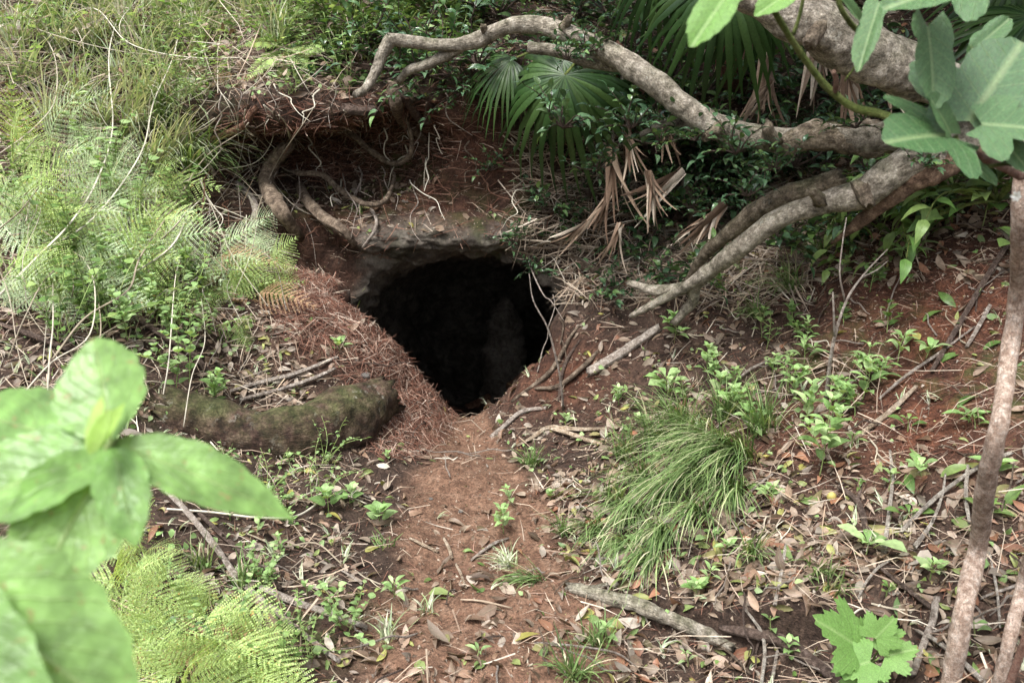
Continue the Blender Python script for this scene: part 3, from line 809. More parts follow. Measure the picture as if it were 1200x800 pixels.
# sticks lying on the ground: px points, radius px, material, label, lift
sticks = [
 ([(1092, 434), (1115, 395), (1140, 352), (1166, 308), (1184, 282)], [3.5, 4.5, 5, 5, 4], 'twig_dark', 'long dark straight stick leaning on the red bank', .03),
 ([(990, 523), (1020, 500), (1048, 478), (1074, 452)], [3, 4.5, 5, 3], 'cutwood', 'split tan stick lying below the long dark stick', .015),
 ([(1030, 467), (1062, 440), (1100, 414), (1142, 383)], [2, 2.8, 2.5, 1.5], 'twig', 'thin grey stick crossing the foot of the long dark stick', .02),
 ([(1133, 406), (1148, 380), (1160, 358)], [3, 3.5, 3], 'twig', 'short pale stick on the red soil', .02),
 ([(858, 450), (880, 432), (906, 420)], [1.5, 2.5, 1.5], 'twig', 'short pale twig among the herbs above the grass', .02),
 ([(1043, 528), (1046, 560), (1042, 600), (1036, 646)], [2, 2.8, 3, 3.5], 'stick_pale', 'upright whitish twig in the litter of the right bank', .03),
 ([(984, 570), (1004, 586), (1012, 606), (1018, 632)], [4, 5, 5, 4.5], 'twig_dark', 'bent broken brown stick in the litter', .02),
 ([(921, 638), (916, 670), (908, 708)], [2.5, 3, 3], 'stick_pale', 'whitish upright stick between the small grass tufts', .02),
 ([(1056, 622), (1080, 598), (1110, 572), (1150, 545), (1185, 530)], [3, 3.5, 3.5, 3.5, 3], 'stick_pale', 'long pale bent stick behind the sapling', .03),
 ([(1072, 640), (1092, 612), (1104, 580), (1108, 555)], [4, 3, 2, 1.5], 'stick_pale', 'forked pale stick crossing the long bent stick', .03),
 ([(1134, 545), (1132, 580), (1136, 612)], [3, 3, 2.5], 'stick_pale', 'short whitish stick left of the sapling stem', .04),
 ([(1030, 664), (1058, 686), (1092, 712)], [2.5, 3.5, 4], 'twig_dark', 'dark stick running to the forked stump of wood', .02),
 ([(1098, 700), (1094, 725), (1082, 755), (1070, 790)], [5, 5.5, 5, 4.5], 'twig', 'grey crooked stick left of the sapling foot', .02),
 ([(1074, 738), (1100, 752), (1128, 775), (1160, 806)], [2.5, 4, 4.5, 4], 'stick_pale', 'pale stick running under the sapling foot', .02),
 ([(1006, 700), (1016, 680), (1030, 664), (1042, 657)], [1.5, 2.2, 2.5, 1.5], 'stick_pale', 'small white twig arching over brown leaves', .03),
 ([(890, 812), (896, 770), (892, 740), (872, 712)], [3, 3, 3, 2], 'stick_pale', 'pale curved stick over the dark hollow', .03),
 ([(903, 815), (906, 790), (911, 762)], [3, 3, 2.5], 'twig', 'short upright stick over the dark hollow', .03),
 ([(1150, 700), (1172, 692), (1196, 684)], [2, 2.5, 2.5], 'twig', 'thin stick between the two saplings', .02),
 ([(1158, 640), (1168, 690), (1172, 735)], [1.5, 2, 1.5], 'stick_pale', 'thin white twig between the two saplings', .03),
 ([(606, 522), (625, 512), (643, 501), (680, 503), (724, 501)], [2, 4, 5, 4, 2.5], 'cutwood', 'forked tan stick at the top of the right hand grass', .02),
 ([(643, 501), (668, 508), (690, 516), (706, 520)], [4, 4.5, 4, 3], 'cutwood', 'lower tan stick below the forked stick', .02),
 ([(480, 630), (496, 638), (513, 646)], [2, 3, 2.5], 'cutwood', 'short pale split stick on the left of the path', .01),
 ([(520, 630), (526, 642), (530, 654)], [2.5, 3, 2.5], 'cutwood', 'stubby pale stick in the middle of the path', .01),
 ([(552, 656), (566, 645), (580, 636), (596, 630)], [2, 3, 3, 2], 'twig', 'slanting grey stick on the right of the path', .01),
 ([(534, 660), (540, 672), (546, 688)], [2, 2.5, 2], 'cutwood', 'thin tan stick below the stubby stick on the path', .01),
 ([(270, 458), (305, 448), (345, 438), (396, 418)], [3, 4.5, 4.5, 3], 'twig', 'upper of two grey sticks on the ledge above the log', .02),
 ([(282, 468), (320, 458), (360, 446), (392, 432)], [3, 4, 4, 3], 'twig', 'lower of two grey sticks on the ledge above the log', .02),
 ([(160, 372), (190, 392), (222, 412), (250, 442)], [5, 6.5, 6, 4], 'twig_dark', 'brown stick on the left ledge below the ferns', .02),
 ([(196, 575), (225, 606), (252, 640), (282, 682)], [4.5, 5, 5, 4.5], 'twig', 'long straight brown stick below the foreground leaf', .04),
 ([(282, 682), (310, 705), (350, 738), (398, 775)], [4.5, 4.5, 4, 3.5], 'twig', 'stick continuing down towards the lower left corner of the path', .02),
 ([(232, 600), (262, 628), (305, 665), (330, 690)], [3, 4, 4, 3], 'twig_dark', 'second brown stick beside the long straight stick', .03),
 ([(306, 688), (345, 705), (385, 718), (430, 735)], [5, 6.5, 6, 4], 'twig', 'thick grey stick lying left of the path', .02),
 ([(196, 596), (250, 600), (300, 606), (345, 605), (372, 590)], [1.8, 2, 2, 2, 1.5], 'twig_pale', 'thin yellowish vine lying over the brown sticks', .05),
 ([(340, 590), (370, 575), (400, 578), (430, 590)], [1.2, 1.5, 1.5, 1], 'twig_pale', 'thin yellowish vine near the round leaved herb', .04),
 ([(290, 625), (330, 640), (370, 636), (400, 660)], [1.5, 1.8, 1.5, 1.2], 'twig_pale', 'looping pale vine over the sticks on the left', .05),
 ([(0, 380), (35, 392), (80, 410)], [4, 5, 4], 'twig_dark', 'dark stick at the far left edge', .03),
 ([(0, 470), (60, 475), (110, 482)], [9, 10, 7], 'cutwood', 'pale weathered branch at the far left behind the big leaf', .02),
 ([(860, 300), (900, 305), (940, 308), (962, 308)], [2, 2.5, 2, 1.5], 'twig', 'pale twig under the lower limb', .03),
 ([(850, 312), (862, 330), (872, 348)], [2, 2.5, 2], 'twig', 'short pale twig hanging below the lower limb', .03),
 ([(738, 560), (748, 610), (755, 655)], [1, 1.3, 1], 'stick_pale', 'dry pale stalk in the long grass', .05),
 ([(905, 555), (880, 575), (866, 592)], [2, 2.5, 2], 'twig', 'grey twig at the right of the long grass', .02),
 ([(540, 702), (565, 704), (600, 712)], [1.5, 2, 1.5], 'straw', 'thin straw twig on the lower path', .01),
 ([(626, 752), (670, 756), (720, 764), (745, 780)], [1.5, 2, 2, 1.5], 'twig', 'thin curved twig at the lower right of the path', .02),
 ([(400, 668), (412, 675), (424, 684)], [1.5, 2, 1.5], 'twig', 'small twig at the left edge of the path', .01),
 ([(820, 745), (850, 760), (880, 790)], [2, 2.5, 2], 'root', 'root end poking out of the cut bank', .01),
]
for i, (pp, rr, m, lab, lift) in enumerate(sticks):
    pts = [pull(x, y, .01 + lift * (.4 + .6 * math.sin(math.pi * (k + .5) / len(pp)))) for k, (x, y) in enumerate(pp)]
    Yd = (pts[0] - CAMPOS).length
    sd_ = []
    if len(pp) > 3 and i % 3 == 0:
        q = pts[1]; r_ = random.Random(i)
        sd_.append(([q, q + Vector((r_.uniform(-.05, .05), r_.uniform(-.05, .05), r_.uniform(.02, .06)))], [rr[1] / 1000 * Yd * .5, .001]))
    stick('twig' if max(rr) < 2.6 else 'stick', pts, [rp(r, Yd) * .62 for r in rr], M[m], lab, 'twig' if max(rr) < 2.6 else 'stick', 'dead sticks lying on the ground', 8, 5, .3, 45, side=sd_, seed=i)

# bare twig sapling on the right bank
def dead_sprig(base, tips, r0, label, name='dead_sprig', mat='twig', group='bare twiggy sprigs'):
    A = Acc()
    for t in tips: A.tube(t[0], t[1], 6, 4, bumpf=.2, bumps=60)
    o = put(name, A.mesh(name, M[mat], base), None, None, base); return tag(o, label, 'twig', group)
b = G(968, 470)
q = lambda x, y, f=.0: P(x, y, b.y - f)
dead_sprig(b, [([b, q(972, 430, .03), q(978, 395, .05), q(992, 352, .05), q(1012, 322, .03), q(1040, 292, 0)], [.009, .007, .006, .004, .002]),
               ([q(978, 395, .05), q(977, 365, .08), q(976, 342, .08)], [.005, .004, .003]),
               ([q(990, 352, .05), q(984, 320, .06), q(988, 280, .04), q(992, 255, .02)], [.004, .003, .002]),
               ([q(1010, 325, .03), q(1028, 316, .02), q(1040, 306, 0)], [.003, .0015])], .01, 'bare forked twig sprig standing on the right bank')
b = G(762, 478)
q = lambda x, y, f=.0: P(x, y, b.y - f)
b2 = G(660, 480)
q2 = lambda x, y, f=.0: P(x, y, b2.y - f)
dead_sprig(b2, [([b2, q2(657, 445, .05), q2(648, 405, .08), q2(640, 380, .1), q2(625, 352, .1), q2(620, 320, .1)], [.007, .006, .005, .004, .002]), ([q2(642, 385, .1), q2(650, 360, .08), q2(648, 345, .08)], [.003, .002])], .01, 'thin brown sprig standing at the right lip of the mouth', mat='twig')
b3 = G(418, 362)
dead_sprig(b3, [([b3, P(425, 345, b3.y), P(438, 318, b3.y), P(445, 303, b3.y)], [.004, .003, .0015]), ([P(430, 335, b3.y), P(424, 342, b3.y - .02)], [.002, .001])], .01, 'small grey green sprig beside the left lip of the mouth', mat='green_stem')

# knots and broken stubs on the limbs
for i, (x, y, Y, r, tip) in enumerate([(905, 165, 3.5, 13, (898, 148)), (1010, 218, 3.28, 13, (1018, 240)), (660, 34, 3.9, 7, (668, 20)), (570, 44, 4.0, 7, (566, 30)), (842, 150, 3.6, 9, (826, 162)), (958, 30, 3.02, 16, (950, 52)), (960, 236, 3.32, 10, (952, 222))]):
    tpart('stub', [P(x, y, Y + .03), P(tip[0], tip[1], Y - .01)], [rp(r * .8, Y), rp(r * .45, Y)], M['limb_wet'], seg=14, n=6, bf=.5, bs=30, seed=i)

# ------------------------------------------------------------------ ground cover
_q = tv[tq]
farea = .5 * np.linalg.norm(np.cross(_q[:, 2] - _q[:, 0], _q[:, 3] - _q[:, 1]), axis=1)
fpx, fpy = proj(fc)
cavef = (bore(fc[:, 0], fc[:, 1], fc[:, 2]) < .07) & (fc[:, 1] > 4.45)
inview = (fpx > -160) & (fpx < 1360) & (fpy > -160) & (fpy < 900) & (fc[:, 1] > 1.2) & (~cavef) & (fc[:, 1] < 7.5)
flat = sstep(.35, .7, fn[:, 2])
redf = red[tq].mean(1); pathf = path[tq].mean(1)
patchy = np.clip(.75 + .9 * fbm(fc[:, 0], fc[:, 1], fc[:, 2], 4.5, 3, 123), .08, 2)
fdist = np.linalg.norm(fc - np.array(CAMPOS), axis=1)
matmound = np.clip(np.exp(-(((fpx - 385) / 55) ** 2 + ((fpy - 345) / 48) ** 2)) + np.exp(-(((fpx - 470) / 50) ** 2 + ((fpy - 450) / 62) ** 2)) * 1.1, 0, 1) * (fc[:, 1] < 4.6)
def sample(N, w, rg):
    w = w * farea * inview; cdf = np.cumsum(w); cdf /= cdf[-1]
    i = np.searchsorted(cdf, rg.random(N)); qv = _q[i]
    a, b = rg.random((N, 1)), rg.random((N, 1))
    p = (qv[:, 0] * (1 - a) + qv[:, 1] * a) * (1 - b) + (qv[:, 3] * (1 - a) + qv[:, 2] * a) * b
    return p, fn[i], i
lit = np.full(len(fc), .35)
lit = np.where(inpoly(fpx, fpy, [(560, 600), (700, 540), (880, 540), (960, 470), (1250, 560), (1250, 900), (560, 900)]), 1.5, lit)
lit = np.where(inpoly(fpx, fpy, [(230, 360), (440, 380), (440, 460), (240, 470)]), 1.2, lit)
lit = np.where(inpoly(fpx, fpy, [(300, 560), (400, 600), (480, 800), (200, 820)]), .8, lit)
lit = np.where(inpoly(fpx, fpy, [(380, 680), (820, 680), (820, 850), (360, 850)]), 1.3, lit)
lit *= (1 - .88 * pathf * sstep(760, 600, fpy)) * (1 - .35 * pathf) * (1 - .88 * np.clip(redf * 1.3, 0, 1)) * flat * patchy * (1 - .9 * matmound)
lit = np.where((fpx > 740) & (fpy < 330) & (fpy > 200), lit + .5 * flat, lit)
rg = np.random.default_rng(21)
LT = [leafT(.42, 5, .18, .25, .3, OVA), leafT(.36, 5, -.2, .45, -.5, OVA), leafT(.34, 5, .3, -.3, .8, OBL), leafT(.46, 5, .05, .2, -.2, OVA), leafT(.28, 5, .5, .5, 1.2, OBL)]
def scatter(name, N, w, T, size, mat, label, seed, tilt=.35, lift=.006, lo=.6, hi=1.3, yaw=None, thick=None):
    rg = np.random.default_rng(seed); A = Acc()
    T = T if isinstance(T, list) else [T]
    for k, t in enumerate(T):
        p, n, i = sample(N // len(T), w, rg)
        s_ = size * rg.uniform(lo, hi, (len(p), 1)) * np.ones((1, 3))
        fr_ = frames(n, None if yaw is None else yaw(p, i, rg), tilt, rg)
        p = p + n * rg.uniform(.2, 1.6, (len(p), 1)) * lift - fr_[:, :, 1] * s_[:, :1] * .5
        A.many(t, p, fr_, s_)
    o = put(name, A.mesh(name, mat), None); return tag(o, label, name.replace('_', ' '), None, 'stuff')
scatter('leaf_litter', 14500, lit * np.clip(fdist / 3, .6, 1.6), LT, .056, M['litter'], 'dry brown and grey leaf litter covering the banks and path edges', 31, .5, .008, .35, 1.6)
scatter('leaf_litter', 1800, lit + .1 * flat, LT, .052, M['litter_green'], 'greenish and yellow leaves mixed through the brown litter', 33, .45)
scatter('leaf_litter', 600, lit * (fpx > 500), LT, .065, M['litter_rust'], 'rust coloured dead leaves among the litter of the right bank', 34, .4)
# crumbs of leaf and bark
crumbT = leafT(.6, 2, .3, .6, .5)
scatter('bark_crumbs', 42000, (.5 + lit * .8 + .5 * redf) * sstep(.15, .5, fn[:, 2]) * patchy, crumbT, .012, M['litter'], 'small crumbs of bark and broken leaf over the soil', 41, .6, .004, .4, 1.5)
# straight fibres: a narrow two-sided spike
def fibreT(w=.03, bend=.2):
    V = np.array([(-w, 0, 0), (w, 0, 0), (w * .8, .5, bend * .25), (-w * .8, .5, bend * .25), (0, 1, 0), (0, 0, w), (0, .5, bend * .25 + w)], float)
    F = np.array([(0, 1, 2), (0, 2, 3), (3, 2, 4), (0, 5, 6), (0, 6, 3), (5, 1, 2), (5, 2, 6), (3, 6, 4), (6, 2, 4)])
    return V, F, np.zeros((7, 2))
FT = [fibreT(.012, .25), fibreT(.018, -.1), fibreT(.012, .6)]
fibw = 2.2 * matmound + .55 * redf * (fpx > 900) + .12 * lit + .5 * blob(0, 0, 1, 1)[0] * 0
def down_yaw(p, i, rg):
    d = fn[i][:, :2]; a = np.arctan2(d[:, 1], d[:, 0]); a = a + rg.normal(0, .6, len(a)); return a
# mat fibres run down towards the mouth (to the right and down)
def mat_yaw(p, i, rg): return rg.normal(-.9, .75, len(p))
scatter('root_fibre_mat', 10000, matmound ** .7 * (matmound > .12), FT, .10, M['needle'], 'matted reddish root fibres draped over the mound beside the mouth', 51, .35, .014, .25, 1.4, mat_yaw)
scatter('fallen_needles', 24000, (.9 * redf * (fpx > 850) + .35 * lit + .15 * flat) * sstep(.3, .6, fn[:, 2]), FT, .06, M['needle'], 'fine reddish brown needles strewn over the soil', 52, .25, .006, .4, 1.4)
scatter('dry_straw', 9000, (.3 * lit + .9 * (fpx < 330) * (fpy < 480) + .35 * (fpx < 420) + .15) * flat, FT, .13, M['straw'], 'pale dry straw and broken stalks lying through the litter', 53, .4, .015, .3, 1.4)
scatter('dry_straw', 3500, ((fpx > 600) & (fpx < 960) & (fpy > 150) & (fpy < 360)) * 1.0, FT, .22, M['straw'], 'tangle of dry stalks and palm scraps on the slope right of the mouth', 54, .7, .03, .3, 1.4, lambda p, i, rg: rg.normal(-2.0, .9, len(p)))
scatter('dry_straw', 1000, ((fpx > 760) * (fpy > 420) + .6 * (fpx < 330) * (fpy < 200)) * flat, [fibreT(.006, .25), fibreT(.008, -.1), fibreT(.005, .6)], .20, M['straw'], 'long pale grass stems and fine twigs crossing over the litter', 56, .5, .03, .4, 1.5)
scatter('dry_straw', 2600, ((fpx < 420) * (fpy < 150) + .5 * (fpx < 320) * (fpy < 330)) * flat, [fibreT(.006, .25), fibreT(.009, -.1), fibreT(.006, .7)], .30, M['straw'], 'dead stems and withered grass tangled over the upper left bank', 57, .9, .10, .4, 1.5)
scatter('leaf_litter', 900, ((fpx < 460) * (fpy < 140)) * flat, LT, .06, M['litter'], 'dead leaves caught in the tangle at the top left', 58, .8, .12)
scatter('root_hairs', 5200, blob_f := np.exp(-(((fpx - 400) / 130) ** 2 + ((fpy - 175) / 75) ** 2)) * (fn[:, 2] < .6) * (fc[:, 1] > 4.3), FT, .12, M['needle'], 'fine root hairs bristling from the earth face above the mouth', 55, .9, .01, .3, 1.5)

# individual fallen leaves that can be told apart
def zone(px, py):
    if px < 330 and py < 330: return 'on the ferny left bank'
    if px < 470 and py < 480: return 'on the litter ledge above the mossy log'
    if px < 330: return 'on the ground at the lower left'
    if px > 880 and py < 560: return 'on the red soil of the right bank'
    if px > 640 and py < 560: return 'on the slope right of the mouth'
    if px > 820: return 'in the deep litter at the lower right'
    if py < 600: return 'on the trodden path near the mouth'
    if px > 640: return 'at the foot of the right bank'
    return 'on the lower part of the path'
leaf_me = {}
for key, mat in (('brown', 'litter'), ('green', 'litter_green'), ('rust', 'litter_rust')):
    for k, T in enumerate(LT):
        A = Acc(); A.add(T[0], T[1], T[2]); leaf_me[key, k] = A.mesh('fallen_leaf', M[mat])
        # a little stalk
rg = np.random.default_rng(77)
p_, n_, i_ = sample(150, lit * (1 - .5 * np.clip(redf, 0, 1)) * (fdist < 3.9) * (fpx > 20) * (fpx < 1180) * (fpy < 790) * (fpy > 330) * (1 + 2 * pathf), rg)
fr_ = frames(n_, None, .22, rg)
for j in range(len(p_)):
    key = ['brown', 'brown', 'brown', 'green', 'rust', 'brown', 'green'][j % 7]
    k = int(rg.integers(0, 5)); s_ = .075 * rg.uniform(.75, 1.35)
    o = put('fallen_leaf', leaf_me[key, k], None)
    m = Matrix([list(fr_[j][r] * s_) + [0] for r in range(3)] + [[0, 0, 0, 1]])
    m.translation = Vector(p_[j] + n_[j] * .012)
    o.matrix_world = m
    x_, y_ = proj(p_[j])
    tag(o, ('dry brown' if key == 'brown' else 'yellow green' if key == 'green' else 'rust coloured') + (' flat' if k in (0, 3) else ' curled') + ' fallen leaf ' + zone(x_, y_), 'leaf', 'fallen leaves on the ground')
for j in range(22):
    x, y = rg.uniform(235, 450), rg.uniform(440, 500)
    d = ray(x, y).normalized(); h_ = LOGB.ray_cast(CAMPOS, d)
    if h_[0] is None or h_[1].z < .2: continue
    f_ = frames(np.array([h_[1][:]]), None, .2, rg)[0]; s_ = .05 * rg.uniform(.5, 1.2)
    k = int(rg.integers(0, 5)); key = ['brown', 'brown', 'rust', 'green'][j % 4]
    o = put('fallen_leaf', leaf_me[key, k], None); m = Matrix([list(f_[r] * s_) + [0] for r in range(3)] + [[0, 0, 0, 1]]); m.translation = h_[0] + h_[1] * .006; o.matrix_world = m
    tag(o, {'brown': 'dry brown', 'rust': 'rust coloured', 'green': 'yellow green'}[key] + ' leaf fallen on top of the dark rotten log', 'leaf', 'leaves on the rotten log')
# short twigs scattered through the litter
tw_me = []
for k in range(5):
    r_ = np.random.default_rng(300 + k); A = Acc()
    pts = wiggle(Vector((0, 0, 0)), Vector((0, 1, 0)), 5, .04, r_)
    A.tube(pts, [.02, .018, .015, .008], 6, 3, bumpf=.3, bumps=9)
    if k % 2: A.tube([pts[2], pts[2] + Vector((.12, .2, .05)), pts[2] + Vector((.16, .36, .08))], [.012, .008, .004], 5, 3)
    tw_me.append((A.mesh('twig', M[['twig', 'twig_pale', 'twig_dark', 'root', 'twig'][k]]), ['grey', 'whitish', 'dark', 'brown', 'pale grey'][k]))
p_, n_, i_ = sample(230, (lit + .5 * (fpx < 300) + .3 + .6 * (fpx > 750)) * flat * (fpx > 0) * (fpx < 1200) * (fpy > 250) * (fpy < 800), rg)
fr_ = frames(n_, None, .2, rg)
for j in range(len(p_)):
    k = int(rg.integers(0, 5)); s_ = rg.uniform(.08, .28) * (1.3 if j % 3 == 0 else 1)
    o = put('fallen_twig', tw_me[k][0], None)
    th = .03 / s_ * rg.uniform(3, 6)
    m = Matrix([[fr_[j][r][0] * .18 * rg.uniform(.8, 1), fr_[j][r][1] * s_, fr_[j][r][2] * .18, 0] for r in range(3)] + [[0, 0, 0, 1]])
    m.translation = Vector(p_[j] + n_[j] * .012)
    o.matrix_world = m
    x_, y_ = proj(p_[j])
    tag(o, ('long ' if s_ > .2 else 'short ' if s_ < .13 else 'thin ') + tw_me[k][1] + ' twig lying ' + zone(x_, y_), 'twig', 'twigs lying in the litter')

# ------------------------------------------------------------------ grass
def tuft_arrays(r_, nb, L, spread, droop, w=.004, lean=(0, 0), segs=6):
    """blades rooted at the origin, arching over"""
    V = []; F = []; U = []; k = 0
    for i in range(nb):
        a = r_.uniform(0, 2 * math.pi); s0 = r_.uniform(.15, 1) * spread
        d = np.array([math.cos(a) * s0 + lean[0], math.sin(a) * s0 + lean[1], 1.0]); d /= np.linalg.norm(d)
        l = L * r_.uniform(.45, 1.15); ww = w * r_.uniform(.6, 1.3)
        p = np.array([r_.normal() * .012 * (1 + L * 3), r_.normal() * .012 * (1 + L * 3), -.01]); st = l / segs
        hz = np.array([d[0], d[1], 0]) + 1e-4; hz /= np.linalg.norm(hz)
        s_ = np.cross(hz, [0, 0, 1]); dr = droop * r_.uniform(.5, 1.4)
        cur = np.array([r_.normal(), r_.normal(), 0]) * .38
        for j in range(segs + 1):
            t = j / segs; h = ww * (1 - t ** 2.2) + .0003
            V += [p - s_ * h, p + s_ * h]; U += [(0, t), (1, t)]
            d = d + np.array([lean[0] * .25, lean[1] * .25, -dr * (.35 + t)]) / segs + cur / segs; d /= np.linalg.norm(d)
            p = p + d * st
        for j in range(segs):
            a0 = k + j * 2; F += [(a0, a0 + 1, a0 + 3), (a0, a0 + 3, a0 + 2)]
        k += 2 * (segs + 1)
    return np.array(V), np.array(F), np.array(U)
def tuft(px, py, nb, L, spread, droop, lean, label, mat='grass', w=.0026, seed=0, group='grass tufts', fly=0):
    b = G(px, py) if not fly else pull(px, py, fly)
    A = Acc(); A.add(*tuft_arrays(np.random.default_rng(seed), int(nb * 1.35), L * 1.08, spread, droop, w, lean))
    o = put('grass_tuft', A.mesh('grass_tuft', M[mat]), None, None, b); return tag(o, label, 'grass tuft', group)
def bankspot(x, y):
    a = 'at the far left edge' if x < 50 else 'near the left edge' if x < 110 else 'midway to the bank edge' if x < 170 else 'near the bank edge' if x < 230 else 'left of the dark recess' if x < 300 else 'over the recess' if x < 430 else 'behind the bent branch'
    b = 'at the very top' if y < 40 else 'high up' if y < 90 else 'level with the bank lip' if y < 150 else 'level with the curved roots' if y < 225 else 'level with the rock brow' if y < 290 else 'low above the big leaf'
    return a + ', ' + b
big = [(872, 535, 150, .42, .55, 1.5, (-.7, -.7)), (840, 520, 120, .38, .7, 1.6, (-.6, -.5)), (800, 505, 110, .30, .8, 1.3, (-.35, -.3)), (768, 515, 90, .26, .8, 1.2, (-.3, -.4)),
       (830, 560, 110, .36, .5, 1.7, (-.6, -.8)), (790, 575, 110, .34, .5, 1.8, (-.6, -.8)), (755, 560, 80, .26, .7, 1.5, (-.4, -.6)), (745, 600, 80, .26, .5, 1.8, (-.5, -.8)),
       (720, 585, 60, .22, .7, 1.4, (-.3, -.5)), (780, 620, 90, .30, .4, 2.0, (-.5, -.9)), (820, 600, 70, .28, .5, 1.8, (-.5, -.8)), (700, 620, 50, .2, .7, 1.5, (-.3, -.6)),
       (895, 505, 70, .26, .8, 1.0, (-.1, -.2)), (850, 490, 60, .24, .7, .9, (0, -.1)), (735, 535, 60, .2, .8, 1.2, (-.3, -.3)), (815, 540, 90, .34, .6, 1.6, (-.6, -.6)),(860, 575, 80, .3, .6, 1.7, (-.4, -.8)), (770, 650, 70, .26, .4, 2.0, (-.5, -.9)), (735, 635, 60, .24, .4, 2.0, (-.5, -.8))]
wh = ['broadest drooping green tuft at the top right of the long grass', 'drooping green tuft under the first herb of the right bank']
for i, (x, y, nb, L, sp, dr, le) in enumerate(big):
    pos = ['top right', 'top', 'top', 'upper left', 'middle', 'middle', 'left', 'lower left', 'left', 'bottom', 'lower right', 'bottom left', 'right', 'top right', 'upper left', 'centre', 'right', 'very bottom', 'lower left'][i]
    tuft(x, y, nb, L, sp, dr, le, ('long' if L > .3 else 'shorter') + ' drooping grass tuft at the ' + pos + ' of the right bank clump', seed=100 + i, group='long grass on the right bank')
small = [(622, 545, 60, .13, .9, .9, (-.1, -.2), 'grass', 'small grass tuft on the right edge of the path below the mouth'),
 (632, 680, 45, .16, .6, 1.6, (-.8, -.3), 'grass', 'flattened grass tuft left of the peeling branch'),
 (598, 662, 50, .10, 1.2, 1.0, (-.5, 0), 'grass_dry', 'low pale grass tuft on the path edge'),
 (662, 622, 40, .12, .9, 1.2, (-.2, -.3), 'grass', 'small tuft at the lower left foot of the long grass'),
 (880, 648, 45, .16, .5, 1.5, (0, -.5), 'grass', 'narrow drooping tuft below the long grass'),
 (955, 668, 30, .14, .6, 1.3, (0, -.6), 'grass', 'thin leaved tuft in the litter of the lower right'),
 (975, 690, 22, .12, .6, 1.3, (.1, -.5), 'grass', 'sparse tuft beside the big lobed leaves'),
 (672, 790, 60, .14, .9, 1.0, (0, -.3), 'grass', 'grass tuft at the bottom edge right of the path'),
 (700, 755, 45, .12, .8, 1.0, (-.2, -.2), 'grass', 'small tuft under the peeling branch'),
 (930, 340, 60, .26, .7, 1.5, (-.6, -.3), 'grass', 'dark grass tuft under the lower grey limb'),
 (960, 300, 60, .28, .7, 1.4, (-.6, -.3), 'grass', 'dark grass tuft behind the bare twig sprig'),
 (890, 370, 40, .2, .7, 1.4, (-.5, -.3), 'grass', 'small dark tuft below the pale hanging twigs'),
 (500, 715, 18, .08, 1, .8, (0, 0), 'grass_dry', 'tiny tuft on the lower path'),
 (450, 640, 20, .08, 1, .8, (0, 0), 'grass', 'tiny green tuft at the left edge of the path'),
 (285, 685, 40, .12, .6, .6, (0, 0), 'grass', 'upright grass tuft beside the bright ferns at lower left'),
 (235, 665, 36, .12, .6, .6, (0, 0), 'grass', 'upright tuft above the bright ferns at lower left'),
 (455, 750, 22, .1, .9, .8, (0, 0), 'grass_dry', 'sparse dry tuft at the bottom left of the path'),
 (300, 320, 40, .14, .8, 1.2, (.3, -.4), 'grass_dry', 'dry tuft by the ferns over the litter ledge'),
 (310, 265, 22, .1, .8, 1.0, (.1, -.4), 'grass', 'small green tuft below the curved root'),
 (425, 250, 10, .08, .8, 1.0, (0, -.4), 'grass', 'few green blades on the rock brow')]
for i, (x, y, nb, L, sp, dr, le, m, lab) in enumerate(small): tuft(x, y, nb, L, sp, dr, le, lab, m, .003, 150 + i, 'small grass tufts')
upl = [(150, 160, 1), (185, 150, 1), (200, 190, 1), (225, 205, 1), (175, 205, 1), (120, 150, 0), (90, 120, 0), (60, 150, 0), (140, 100, 0), (175, 80, 0), (200, 110, 0), (110, 60, 0), (70, 60, 0),
       (150, 40, 0), (190, 20, 0), (230, 50, 0), (30, 100, 0), (250, 20, 0), (215, 150, 1), (20, 60, 0), (120, 20, 0), (60, 10, 0), (160, 130, 1), (290, 30, 0), (325, 60, 0)]
for i, (x, y, lo) in enumerate(upl):
    tuft(x, y, 80 if lo else 55, .5 if lo else .40, .5 if lo else .8, 1.6 if lo else 1.3, (.6, -.35) if lo else (.15, -.2),
         ('long grass tuft drooping right, ' if lo else 'pale dry grass tuft ') + bankspot(x, y), 'grass' if lo and i % 2 else 'grass_dry', .004, 180 + i, 'grass tufts of the upper left bank')
# short ground greenery, too many to count
A = Acc(); rg = np.random.default_rng(60)
bladeT = tuft_arrays(np.random.default_rng(5), 5, 1.0, .8, 1.1, .03, (0, -.2), 3)
w_ = (.5 * (fpx < 330) + .25 * (fpx > 560) * (fpy > 450) + .5 * (fpx < 420) * (fpy > 500) + .12) * flat * patchy * (1 - .8 * pathf) * (1 - .6 * np.clip(redf, 0, 1)) * (1 - matmound)
p, n, i = sample(1800, w_, rg)
A.many(bladeT, p, frames(n * .3 + np.array([0, -.1, .9]), None, .2, rg), (.07 * rg.uniform(.5, 1.5, (len(p), 1))).repeat(3, 1))
tag(put('short_grass', A.mesh('short_grass', M['grass_dry']), None), 'sparse short grass blades growing through the litter', 'grass', None, 'stuff')
clover = leafT(.75, 3, .1, .2, 0, OVA)
scatter('ground_cover', 5200, (1.0 * (fpx < 300) * (fpy < 420) + .5 * (fpx < 400) * (fpy > 480) + .16 * (fpx > 560) + .5 * (fpy < 120)) * flat * patchy * (1 - .9 * pathf) * (1 - .7 * np.clip(redf, 0, 1)) * (1 - matmound), clover, .026, M['herb'],
        'tiny green creeping leaves over the banks', 61, .5, .03, .6, 1.4)

